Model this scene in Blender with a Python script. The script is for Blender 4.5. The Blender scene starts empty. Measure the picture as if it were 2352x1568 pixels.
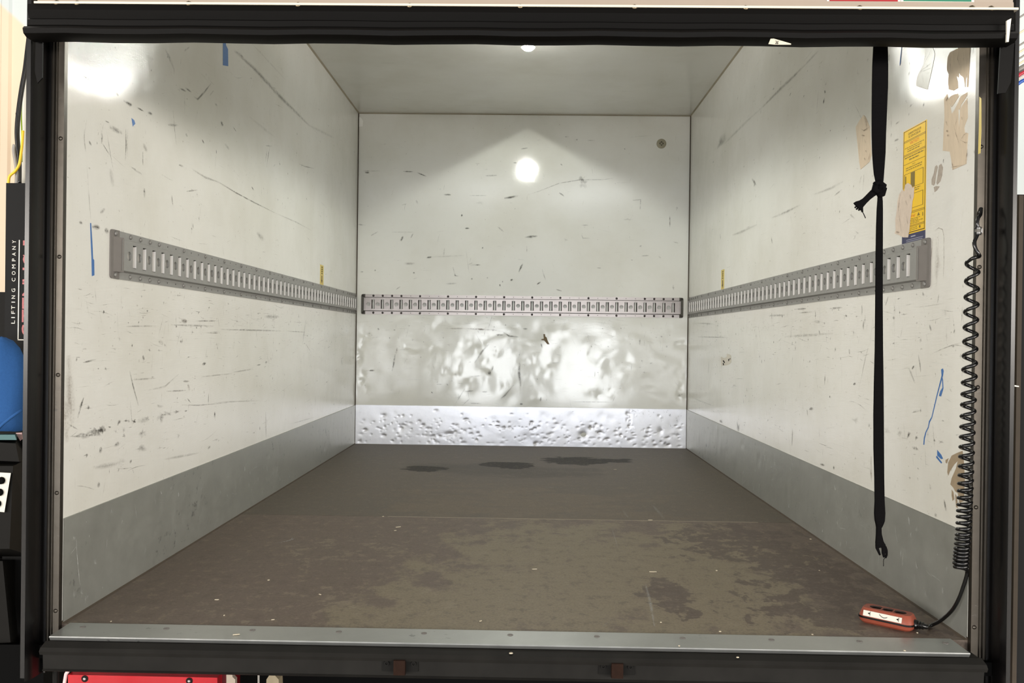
import bpy, math, random
import numpy as np
from mathutils import Vector, Matrix
from mathutils.geometry import tessellate_polygon

scene = bpy.context.scene
COL = scene.collection
random.seed(7)

# ------------------------------------------------------------------ camera
FPX = 1930.15
CAM = Vector((0.0214, -1.6705, 0.5837))
YAW, PITCH, ROLL = -0.0158, -0.0035, 0.0126
_f = Vector((math.sin(YAW) * math.cos(PITCH), math.cos(YAW) * math.cos(PITCH), math.sin(PITCH)))
_r = Vector((math.cos(YAW), -math.sin(YAW), 0))
_u = _r.cross(_f)
CR = math.cos(ROLL) * _r + math.sin(ROLL) * _u
CU = -math.sin(ROLL) * _r + math.cos(ROLL) * _u
CF = _f
cam_d = bpy.data.cameras.new('camera')
cam_d.sensor_width = 36.0
cam_d.lens = FPX / 2352 * 36
cam_d.clip_start = 0.05
cam_d.clip_end = 200
cam = bpy.data.objects.new('camera', cam_d)
COL.objects.link(cam)
_m = Matrix((CR, CU, -CF)).transposed().to_4x4()
_m.translation = CAM
cam.matrix_world = _m
scene.camera = cam

# ------------------------------------------------------------------ world, large lights, exposure
world = bpy.data.worlds.new('workshop_air')
scene.world = world
world.use_nodes = True
_bg = world.node_tree.nodes['Background']
_bg.inputs[0].default_value = (1.0, 0.965, 0.92, 1)
_bg.inputs[1].default_value = 0.3


def area(name, loc, aim, sx, sy, power, color):
    d = bpy.data.lights.new(name, 'AREA')
    d.shape = 'RECTANGLE'
    d.size, d.size_y, d.energy, d.color = sx, sy, power, color
    o = bpy.data.objects.new(name, d)
    COL.objects.link(o)
    o.location = loc
    o.rotation_euler = (Vector(aim) - Vector(loc)).to_track_quat('-Z', 'Y').to_euler()
    return o


# daylight in the three low panes of the workshop door far behind the viewer
area('daylight_door_pane', (1.15, -9.0, -0.12), (1.15, 0, -0.12), 1.5, 1.75, 120, (0.93, 0.96, 1.0))
area('daylight_door_pane', (-0.75, -9.0, -0.12), (-0.75, 0, -0.12), 0.9, 1.75, 78, (0.93, 0.96, 1.0))
area('daylight_door_pane', (-2.6, -9.0, -0.12), (-2.6, 0, -0.12), 1.2, 1.75, 78, (0.93, 0.96, 1.0))
# unseen side lights, added to brighten the front of the side walls
area('added_side_light', (5.6, -8.5, 1.3), (-0.3, 0.6, 0.7), 4.0, 1.1, 430, (1.0, 0.94, 0.87))
area('added_side_light', (-5.6, -8.5, 1.3), (0.3, 0.6, 0.7), 4.0, 1.1, 430, (1.0, 0.94, 0.87))
area('added_side_light', (6.8, -4.6, 1.3), (-0.6, 0.6, 0.7), 4.0, 1.1, 270, (1.0, 0.93, 0.86))
area('added_side_light', (-6.8, -4.6, 1.3), (0.6, 0.6, 0.7), 4.0, 1.1, 270, (1.0, 0.93, 0.86))
# fluorescent rows under the workshop ceiling, on both sides of the truck
area('workshop_luminaire', (-3.0, 1.0, 3.4), (-3.0, 1.6, 0), 0.4, 4.0, 48, (1.0, 0.93, 0.82))
area('workshop_luminaire', (3.0, 1.0, 3.4), (3.0, 1.6, 0), 0.4, 4.0, 48, (1.0, 0.93, 0.82))

vs = scene.view_settings
vs.view_transform = 'Standard'
vs.look = 'None'
vs.gamma = 1.0
vs.use_curve_mapping = False
vs.exposure = 0.15

# ------------------------------------------------------------------ box dimensions (metres)
HW, H, L = 0.9016, 1.8008, 2.8932       # half width, height, depth of the cargo box
ZK = 0.2111                             # top of the kick plates
ZT, ZB = 0.8156, 0.7068                 # cargo rails
PITCH_E = 0.0508


def ray(u, v):
    return CF + CR * ((u - 1176) / FPX) - CU * ((v - 784) / FPX)


def on(axis, val, u, v):
    d = ray(u, v)
    t = (val - CAM[axis]) / d[axis]
    return CAM + d * t


def onL(u, v, n=0.0): return on(0, -HW + n, u, v)
def onR(u, v, n=0.0): return on(0, HW - n, u, v)
def onB(u, v, n=0.0): return on(1, L - n, u, v)
def onF(u, v, n=0.0): return on(2, n, u, v)
def onY(u, v, y): return on(1, y, u, v)


# ------------------------------------------------------------------ materials
def srgb(r, g, b):
    f = lambda c: ((c / 255) / 12.92) if c / 255 <= 0.04045 else (((c / 255) + 0.055) / 1.055) ** 2.4
    return (f(r), f(g), f(b), 1.0)


class NT:
    def __init__(self, name):
        self.m = bpy.data.materials.new(name)
        self.m.use_nodes = True
        self.t = self.m.node_tree
        self.b = self.t.nodes['Principled BSDF']
        self.out = self.t.nodes['Material Output']

    def n(self, typ, **kw):
        x = self.t.nodes.new(typ)
        for k, v in kw.items():
            setattr(x, k, v)
        return x

    def set(self, sock, v):
        if hasattr(v, 'is_output') or isinstance(v, bpy.types.NodeSocket):
            self.t.links.new(v, sock)
        else:
            sock.default_value = v

    def math(self, op, a, b=0.0, c=0.0, clamp=False):
        x = self.n('ShaderNodeMath', operation=op)
        x.use_clamp = clamp
        self.set(x.inputs[0], a)
        self.set(x.inputs[1], b)
        self.set(x.inputs[2], c)
        return x.outputs[0]

    def co(self):
        if not hasattr(self, '_co'):
            self._co = self.n('ShaderNodeTexCoord').outputs['Object']
        return self._co

    def xyz(self):
        if not hasattr(self, '_xyz'):
            s = self.n('ShaderNodeSeparateXYZ')
            self.t.links.new(self.co(), s.inputs[0])
            self._xyz = s.outputs
        return self._xyz

    def noise(self, scale=5, detail=3, rough=0.5, stretch=(1, 1, 1), dist=0.0, off=(0, 0, 0)):
        mp = self.n('ShaderNodeMapping')
        self.t.links.new(self.co(), mp.inputs[0])
        mp.inputs['Scale'].default_value = stretch
        mp.inputs['Location'].default_value = off
        x = self.n('ShaderNodeTexNoise')
        self.t.links.new(mp.outputs[0], x.inputs['Vector'])
        x.inputs['Scale'].default_value = scale
        x.inputs['Detail'].default_value = detail
        x.inputs['Roughness'].default_value = rough
        x.inputs['Distortion'].default_value = dist
        return x.outputs[0]

    def step(self, v, a, b):
        x = self.n('ShaderNodeMapRange', interpolation_type='SMOOTHSTEP')
        self.set(x.inputs['Value'], v)
        x.inputs['From Min'].default_value = a
        x.inputs['From Max'].default_value = b
        return x.outputs[0]

    def mix(self, f, a, b):
        x = self.n('ShaderNodeMix', data_type='RGBA')
        self.set(x.inputs[0], f)
        self.set(x.inputs[6], a)
        self.set(x.inputs[7], b)
        return x.outputs[2]

    def bump(self, h, strength=0.3, dist=0.001):
        x = self.n('ShaderNodeBump')
        x.inputs['Strength'].default_value = strength
        x.inputs['Distance'].default_value = dist
        self.set(x.inputs['Height'], h)
        if self.b.inputs['Normal'].links:
            self.t.links.new(self.b.inputs['Normal'].links[0].from_socket, x.inputs['Normal'])
        self.t.links.new(x.outputs[0], self.b.inputs['Normal'])

    def p(self, **kw):
        names = dict(color='Base Color', rough='Roughness', metal='Metallic', spec='Specular IOR Level', coat='Coat Weight',
                     coatr='Coat Roughness', emit='Emission Strength', emitc='Emission Color', alpha='Alpha', sheen='Sheen Weight')
        for k, v in kw.items():
            self.set(self.b.inputs[names[k]], v)
        return self


def simple(name, col, rough=0.5, metal=0.0, spec=0.5, var=0.12, scale=40, bump=0.0, stretch=(1, 1, 1)):
    t = NT(name)
    nz = t.noise(scale, 4, 0.6, stretch)
    dark = tuple(c * (1 - var) for c in col[:3]) + (1,)
    lite = tuple(min(1, c * (1 + var)) for c in col[:3]) + (1,)
    t.p(color=t.mix(nz, dark, lite), rough=rough, metal=metal, spec=spec)
    if bump:
        t.bump(nz, bump, 0.002)
    return t.m


def wall_material(name, axis, emboss=0.5, grime=1.0, rough=0.3, rvar=0.16, wob=0.35):
    """white fibreglass lining: woven emboss, faint grime, fine rub streaks"""
    t = NT(name)
    X, Y, Z = t.xyz()[0], t.xyz()[1], t.xyz()[2]
    A = X if axis == 'x' else Y
    B = Z if axis != 'z' else X
    if axis == 'z':
        A = Y
    base = srgb(222, 222, 216)
    patch = t.noise(2.2, 5, 0.6)
    col = t.mix(t.step(patch, 0.35, 0.75), base, srgb(212, 211, 202))
    hs = (1, 1, 26) if axis != 'z' else (1, 12, 1)
    hstreak = t.noise(9, 6, 0.75, hs)
    where = t.noise(3.1, 3, 0.5, off=(4.2, 1.3, 7.7))
    m1 = t.math('MULTIPLY', t.step(hstreak, 0.60, 0.72), t.step(where, 0.42, 0.66))
    vs_ = (46, 46, 2) if axis != 'z' else (12, 1, 1)
    vstreak = t.noise(8, 6, 0.75, vs_, off=(3, 9, 2))
    m2 = t.math('MULTIPLY', t.step(vstreak, 0.64, 0.74), t.math('SUBTRACT', 1.0, t.step(where, 0.40, 0.60)))
    fleck = t.noise(85, 3, 0.6, off=(1, 5, 3))
    m3 = t.math('MULTIPLY', t.step(fleck, 0.68, 0.74), 0.6)
    mm = t.math('MAXIMUM', t.math('MAXIMUM', t.math('MULTIPLY', m1, 0.55), t.math('MULTIPLY', m2, 0.45)), m3)
    mm = t.math('MULTIPLY', mm, 0.62 * grime, clamp=True)
    col = t.mix(mm, col, srgb(120, 112, 98))
    rv = t.noise(6, 3, 0.6, off=(9, 9, 1))
    t.p(color=col, rough=t.math('ADD', t.math('MULTIPLY', rv, rvar), rough - rvar / 2), spec=0.5)
    k = 2 * math.pi / 0.0056
    s1 = t.math('SINE', t.math('MULTIPLY', t.math('ADD', A, B), k))
    s2 = t.math('SINE', t.math('MULTIPLY', t.math('SUBTRACT', A, B), k))
    w = t.math('MULTIPLY', s1, s2)
    t.bump(w, emboss, 0.00022)
    if axis == 'x':
        t.bump(t.noise(120, 3, 0.6, off=(6, 2, 9)), 0.22, 0.0006)
    t.bump(t.noise(7, 2, 0.5, off=(2, 2, 2)), wob, 0.004)
    return t.m


M = {}
M['wall_x'] = wall_material('white_lining_back', 'x', 0.04, 0.9, 0.09, 0.05, 0.05)
M['wall_y'] = wall_material('white_lining_side', 'y', 0.28, 1.0, 0.125, 0.07)
M['ceil'] = wall_material('white_lining_ceiling', 'z', 0.12, 0.15, 0.17)


def metal_plate(name, col, rough, metal, scratches=0.5):
    t = NT(name)
    nz = t.noise(14, 5, 0.7)
    c1 = tuple(c * 0.80 for c in col[:3]) + (1,)
    c2 = tuple(min(1, c * 1.1) for c in col[:3]) + (1,)
    c = t.mix(nz, c1, c2)
    sc = t.noise(10, 6, 0.8, (3, 3, 22), off=(5, 3, 1))
    c = t.mix(t.math('MULTIPLY', t.step(sc, 0.62, 0.72), scratches * 0.5), c, srgb(205, 208, 208))
    dk = t.noise(34, 4, 0.7, off=(1, 8, 4))
    wh = t.noise(4, 2, 0.5, off=(7, 7, 7))
    c = t.mix(t.math('MULTIPLY', t.math('MULTIPLY', t.step(dk, 0.60, 0.68), t.step(wh, 0.5, 0.65)), 0.5), c, srgb(50, 50, 50))
    t.p(color=c, rough=t.math('ADD', t.math('MULTIPLY', nz, 0.2), rough - 0.1), metal=metal)
    t.bump(t.noise(30, 3, 0.5), 0.25, 0.002)
    return t.m


M['kick'] = metal_plate('dull_grey_sheet_metal', srgb(176, 178, 172), 0.42, 0.65)
M['kick_back'] = metal_plate('sheet_metal_lit_copy', srgb(240, 241, 250), 0.40, 0.9, 0.05)  # side plate metal again, its reflected daylight put into a lilac-white colour
M['sill'] = metal_plate('sill_aluminium', srgb(178, 180, 178), 0.34, 0.8)
M['post'] = metal_plate('post_aluminium', srgb(84, 79, 72), 0.36, 0.85, 0.3)
M['rail_grey'] = simple('rail_grey_zinc', srgb(150, 150, 147), 0.5, 0.3, var=0.1, scale=60)
M['rail_bare'] = simple('rail_bare_steel', srgb(166, 159, 155), 0.36, 0.85, var=0.1, scale=30)
M['slot_shade'] = simple('painted_slot_shade', srgb(62, 57, 54), 0.6, 0.3, var=0.1)  # dark colour stands in for shade at slots, holes and rail steps
M['tongue'] = simple('bright_zinc_tongue', srgb(205, 203, 200), 0.45, 0.3, var=0.05)
M['cap_grey'] = simple('rail_cap_grey', srgb(118, 114, 110), 0.6, 0.1)
M['cap_dark'] = simple('rail_cap_dark', srgb(84, 82, 74), 0.6, 0.1)
M['bolt'] = simple('rivet_zinc', srgb(132, 131, 127), 0.5, 0.3)
M['bolt_dark'] = simple('rivet_dark', srgb(52, 46, 44), 0.5, 0.3)
M['hole'] = simple('hole_dark', srgb(40, 38, 36), 0.8)
M['rubber'] = simple('black_rubber', srgb(11, 10, 10), 0.27, 0.0, 0.42, var=0.25, scale=25, bump=0.1, stretch=(1, 1, 0.15))
M['rubber_h'] = simple('black_rubber_seal', srgb(9, 8, 7), 0.5, 0.0, 0.1, var=0.25, scale=25, bump=0.1, stretch=(0.1, 1, 1))
M['beam'] = simple('worn_black_beam', srgb(29, 28, 26), 0.6, 0.0, 0.12, var=0.5, scale=12, bump=0.25)
M['black'] = simple('flat_black', srgb(10, 10, 10), 0.8, 0.0, 0.05)
M['seam'] = simple('dirty_brown_sealant', srgb(66, 56, 44), 0.8, var=0.35, scale=30)
M['cream'] = simple('cream_door_paint', srgb(154, 141, 127), 0.45, var=0.04)
M['cream_hi'] = simple('cream_lip', srgb(215, 205, 185), 0.4, var=0.03)
M['screw'] = simple('screw_steel', srgb(110, 98, 78), 0.35, 0.8)
M['red_print'] = simple('red_print', srgb(150, 20, 28), 0.4, var=0.04)
M['green_print'] = simple('green_print', srgb(28, 110, 84), 0.4, var=0.04)
M['white_print'] = simple('white_print', srgb(214, 210, 198), 0.4, var=0.03)
M['yellow'] = simple('yellow_vinyl', srgb(240, 198, 18), 0.35, var=0.05)
M['yellow_pale'] = simple('pale_yellow_vinyl', srgb(208, 186, 92), 0.4, var=0.05)
M['navy'] = simple('navy_print', srgb(44, 46, 84), 0.4, var=0.05)
M['brown_print'] = simple('brown_print', srgb(84, 56, 10), 0.5, var=0.05)
M['olive_print'] = simple('olive_print', srgb(120, 100, 22), 0.5, var=0.15)
M['orange_print'] = simple('orange_red_print', srgb(214, 84, 24), 0.5, var=0.05)
M['pale_print'] = simple('pale_blue_print', srgb(170, 172, 186), 0.5, var=0.05)
M['blue_tape'] = simple('blue_tape', srgb(64, 110, 170), 0.5, var=0.12, scale=120)
M['paper_tape'] = simple('brown_paper_tape', srgb(204, 188, 164), 0.7, var=0.16, scale=45, stretch=(1, 3, 0.6))
M['film_tape'] = simple('yellowed_clear_tape', srgb(205, 198, 182), 0.3, var=0.08, scale=50)
M['torn_paper'] = simple('torn_white_paper', srgb(206, 192, 176), 0.8, var=0.16, scale=60)
M['glue'] = simple('grey_glue_residue', srgb(168, 159, 147), 0.8, var=0.3, scale=150)
M['peel'] = simple('peeled_brown_plywood', srgb(150, 134, 110), 0.85, var=0.2, scale=50)
M['strap'] = simple('black_webbing', srgb(11, 10, 11), 0.85, 0, 0.05, var=0.25, scale=500, stretch=(0.05, 0.05, 1), bump=0.4)
M['cable'] = simple('black_cable_sheath', srgb(13, 13, 13), 0.22, 0, 0.6, var=0.1)
M['orange'] = simple('dirty_orange_plastic', srgb(140, 68, 49), 0.5, var=0.14, scale=80)
M['orange_dk'] = simple('orange_recess_shade', srgb(48, 34, 28), 0.7, var=0.2, scale=80)  # orange darkened to paint the shade inside the button recesses
M['vent'] = simple('vent_grey_plastic', srgb(150, 144, 124), 0.6, var=0.08)
M['rust'] = simple('rusty_steel', srgb(36, 23, 17), 0.85, 0.0, 0.1, var=0.35, scale=60, bump=0.3)
M['dark_iron'] = simple('dark_iron', srgb(17, 16, 14), 0.7, 0.0, 0.15, var=0.3, scale=60)
M['red_gloss'] = simple('red_gloss_paint', srgb(170, 14, 28), 0.25, var=0.05)
M['pink_edge'] = simple('pale_pink_edge', srgb(226, 186, 186), 0.5, var=0.05)
M['shopwall'] = None
M['lift_black'] = simple('lift_dark_grey_paint', srgb(30, 30, 30), 0.6, 0.0, 0.08, var=0.06)
M['lift_dk'] = simple('lift_black_plastic', srgb(22, 21, 19), 0.6, 0.0, 0.1, var=0.1)
M['cloth'] = simple('blue_cloth', srgb(48, 88, 142), 0.9, 0, 0.1, var=0.14, scale=200, bump=0.3)
M['teal'] = simple('teal_plastic', srgb(24, 86, 88), 0.4, var=0.1)
M['yellow_wire'] = simple('yellow_wire', srgb(238, 196, 40), 0.4)
M['green_wire'] = simple('green_yellow_wire', srgb(150, 178, 40), 0.4)
M['red_wire'] = simple('red_wire', srgb(176, 36, 54), 0.4)
M['blue_wire'] = simple('blue_wire', srgb(38, 86, 170), 0.4)
M['cream_wire'] = simple('cream_wire', srgb(228, 214, 180), 0.4)
M['grey_wire'] = simple('grey_wire', srgb(140, 136, 130), 0.4)
M['chip'] = simple('pale_wood', srgb(196, 186, 164), 0.7, var=0.1)
M['ground'] = simple('workshop_concrete', srgb(150, 146, 138), 0.35, var=0.15, scale=6)
M['lamp_body'] = simple('lamp_white_plastic', srgb(235, 235, 230), 0.4, var=0.02)


def _lens():
    t = NT('lit_lamp_lens')
    t.p(color=(1, 1, 1, 1), emitc=(1.0, 0.99, 0.96, 1), emit=400.0)
    return t.m


M['lens'] = _lens()


def _shopwall():
    t = NT('cream_corrugated_sheet')
    X, Z = t.xyz()[0], t.xyz()[2]
    nz = t.noise(1.5, 2, 0.5)
    # upper band of the sheets is a cold white, its lower rim sags in a shallow curve
    rim = t.math('ADD', t.math('MULTIPLY', t.math('ADD', X, 3.4), -0.9), 2.62)
    f = t.step(t.math('SUBTRACT', Z, rim), -0.02, 0.02)
    t.p(color=t.mix(f, t.mix(nz, srgb(232, 212, 186), srgb(224, 202, 176)), srgb(206, 214, 214)), rough=0.5)
    return t.m


M['shopwall'] = _shopwall()


def floor_material(name, front):
    t = NT(name)
    X, Y = t.xyz()[0], t.xyz()[1]

    def field(blobs):
        out = None
        for cx, cy, rx, ry in blobs:
            a = t.math('POWER', t.math('ABSOLUTE', t.math('DIVIDE', t.math('SUBTRACT', X, cx), rx)), 2.0)
            b = t.math('POWER', t.math('ABSOLUTE', t.math('DIVIDE', t.math('SUBTRACT', Y, cy), ry)), 2.0)
            v = t.math('SUBTRACT', 1.0, t.math('ADD', a, b))
            out = v if out is None else t.math('MAXIMUM', out, v)
        return t.math('MAXIMUM', out, -2.0)

    big = t.noise(1.8, 4, 0.6, off=(2, 1, 0))
    fine = t.noise(60, 4, 0.7)
    grain = t.noise(18, 6, 0.75, (1, 5, 1))
    dark = t.mix(big, srgb(110, 94, 86), srgb(102, 92, 83))
    if not front:
        dark = t.mix(big, srgb(92, 87, 79), srgb(99, 89, 79))
    dark = t.mix(t.math('MULTIPLY', t.step(grain, 0.35, 0.7), 0.5), dark, srgb(112, 103, 91))
    if front:
        wear = field([(0.18, 0.45, 0.42, 0.62), (-0.1, 0.1, 0.30, 0.30), (0.42, 0.2, 0.30, 0.32), (0.55, 0.62, 0.24, 0.4)])
        mottled = t.noise(9, 10, 0.72, (1, 0.8, 1), dist=0.15, off=(0, 3, 0))
        w = t.math('ADD', t.math('MULTIPLY', wear, 0.17), mottled)
        mask = t.step(w, 0.47, 0.60)
        col = t.mix(t.math('MULTIPLY', mask, 0.8), dark, t.mix(fine, srgb(128, 119, 99), srgb(138, 128, 107)))
        # flaked dark patches along the right side
        flake = field([(0.66, 0.78, 0.22, 0.26), (0.74, 0.45, 0.16, 0.34), (0.72, 0.18, 0.22, 0.16), (0.36, 0.26, 0.06, 0.16)])
        fl = t.math('ADD', t.math('MULTIPLY', flake, 0.12), t.noise(17, 10, 0.68, (0.9, 0.75, 1), dist=0.3, off=(6, 6, 0)))
        col = t.mix(t.math('MULTIPLY', t.step(fl, 0.52, 0.57), 0.85), col, srgb(88, 76, 70))
        scr = field([(-0.38, 0.16, 0.35, 0.20), (-0.45, 0.6, 0.30, 0.25)])
        sw = t.math('ADD', t.math('MULTIPLY', scr, 0.1), t.noise(18, 9, 0.72, (0.9, 0.9, 1), dist=0.2, off=(1, 9, 0)))
        col = t.mix(t.math('MULTIPLY', t.step(sw, 0.62, 0.67), 0.5), col, srgb(142, 132, 114))
        rough = t.math('ADD', t.math('MULTIPLY', grain, 0.2), 0.38)
    else:
        wear = field([(0.05, 1.25, 0.6, 0.45)])
        mot = t.noise(4, 6, 0.65, (1, 2, 1), dist=0.6)
        col = t.mix(t.math('MULTIPLY', t.step(t.math('ADD', t.math('MULTIPLY', wear, 0.2), mot), 0.5, 0.7), 0.5), dark, srgb(116, 104, 88))
        wet = field([(0.27, 2.37, 0.20, 0.16), (0.38, 2.40, 0.22, 0.09), (-0.02, 2.20, 0.12, 0.12), (-0.11, 2.21, 0.09, 0.10), (-0.42, 2.06, 0.11, 0.10)])
        ww = t.math('ADD', wet, t.math('MULTIPLY', t.math('SUBTRACT', t.noise(11, 6, 0.6, (1, 1.5, 1)), 0.5), 2.2))
        wm = t.step(ww, 0.25, 0.45)
        damp = field([(0.02, 2.02, 0.45, 0.22), (-0.2, 2.1, 0.4, 0.2)])
        dm = t.step(t.math('ADD', damp, t.math('MULTIPLY', t.math('SUBTRACT', t.noise(5, 5, 0.6, (1, 2, 1), off=(3, 3, 3)), 0.5), 2.0)), 0.1, 0.9)
        col = t.mix(t.math('MULTIPLY', dm, 0.55), col, srgb(62, 57, 48))
        col = t.mix(t.math('MULTIPLY', wm, 0.9), col, srgb(36, 35, 33))
        rough = t.math('SUBTRACT', t.math('ADD', t.math('MULTIPLY', grain, 0.2), 0.42), t.math('MULTIPLY', wm, -0.1))
    mo2 = t.noise(30, 9, 0.72, (1, 0.8, 1), off=(3, 5, 0))
    k2 = 0.42 if front else 0.2
    col = t.mix(t.math('MULTIPLY', t.step(mo2, 0.53, 0.62), k2), col, srgb(86, 75, 67))
    col = t.mix(t.math('MULTIPLY', t.math('SUBTRACT', 1.0, t.step(mo2, 0.37, 0.46)), k2), col, srgb(140, 129, 110))
    spk = t.noise(170, 5, 0.75, off=(8, 1, 0))
    col = t.mix(t.math('MULTIPLY', t.step(spk, 0.42, 0.72), 0.42), col, srgb(66, 58, 50))
    spk2 = t.noise(95, 5, 0.75, (1, 1.6, 1), off=(2, 7, 0))
    col = t.mix(t.math('MULTIPLY', t.step(spk2, 0.52, 0.74), 0.42), col, srgb(152, 142, 124))
    t.p(color=col, rough=rough, spec=0.22)
    t.bump(grain, 0.25, 0.0012)
    t.bump(t.noise(3, 3, 0.5, off=(5, 5, 5)), 0.2, 0.006)
    return t.m


M['floor_front'] = floor_material('worn_brown_plywood', True)
M['floor_back'] = floor_material('stained_brown_plywood', False)


def scuff_material(name, col, rough=0.7):
    t = NT(name)
    at = t.n('ShaderNodeAttribute', attribute_name='a').outputs['Fac']
    nz = t.noise(240, 4, 0.7)
    nz2 = t.noise(45, 3, 0.6, off=(3, 1, 2))
    v = t.math('ADD', t.math('MULTIPLY', t.step(nz, 0.32, 0.62), 0.65), 0.3)
    v = t.math('MULTIPLY', t.math('MULTIPLY', at, v), t.math('ADD', t.step(nz2, 0.3, 0.6), 0.25), clamp=True)
    t.p(color=col, rough=rough, alpha=v)
    return t.m


M['scuff'] = scuff_material('dark_rub_mark', srgb(70, 66, 59))
M['scuff_brown'] = scuff_material('brown_rub_mark', srgb(112, 88, 66))
M['scuff_white'] = scuff_material('pale_scratch', srgb(206, 208, 206), 0.35)


# ------------------------------------------------------------------ mesh helpers
ROOT = {}


def thing(name, label, cat, loc, rotz=0.0, group=None, kind=None):
    o = bpy.data.objects.new(name, None)
    COL.objects.link(o)
    o.empty_display_size = 0.05
    mw = Matrix.Translation(Vector(loc)) @ Matrix.Rotation(rotz, 4, 'Z')
    o.matrix_world = mw
    ROOT[o.name] = mw.inverted()
    if label:
        o['label'] = label
    if cat:
        o['category'] = cat
    if group:
        o['group'] = group
    if kind:
        o['kind'] = kind
    return o


def tag(o, label=None, cat=None, group=None, kind=None, category=None):
    cat = cat or category
    for k, v in (('label', label), ('category', cat), ('group', group), ('kind', kind)):
        if v:
            o[k] = v
    return o


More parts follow.
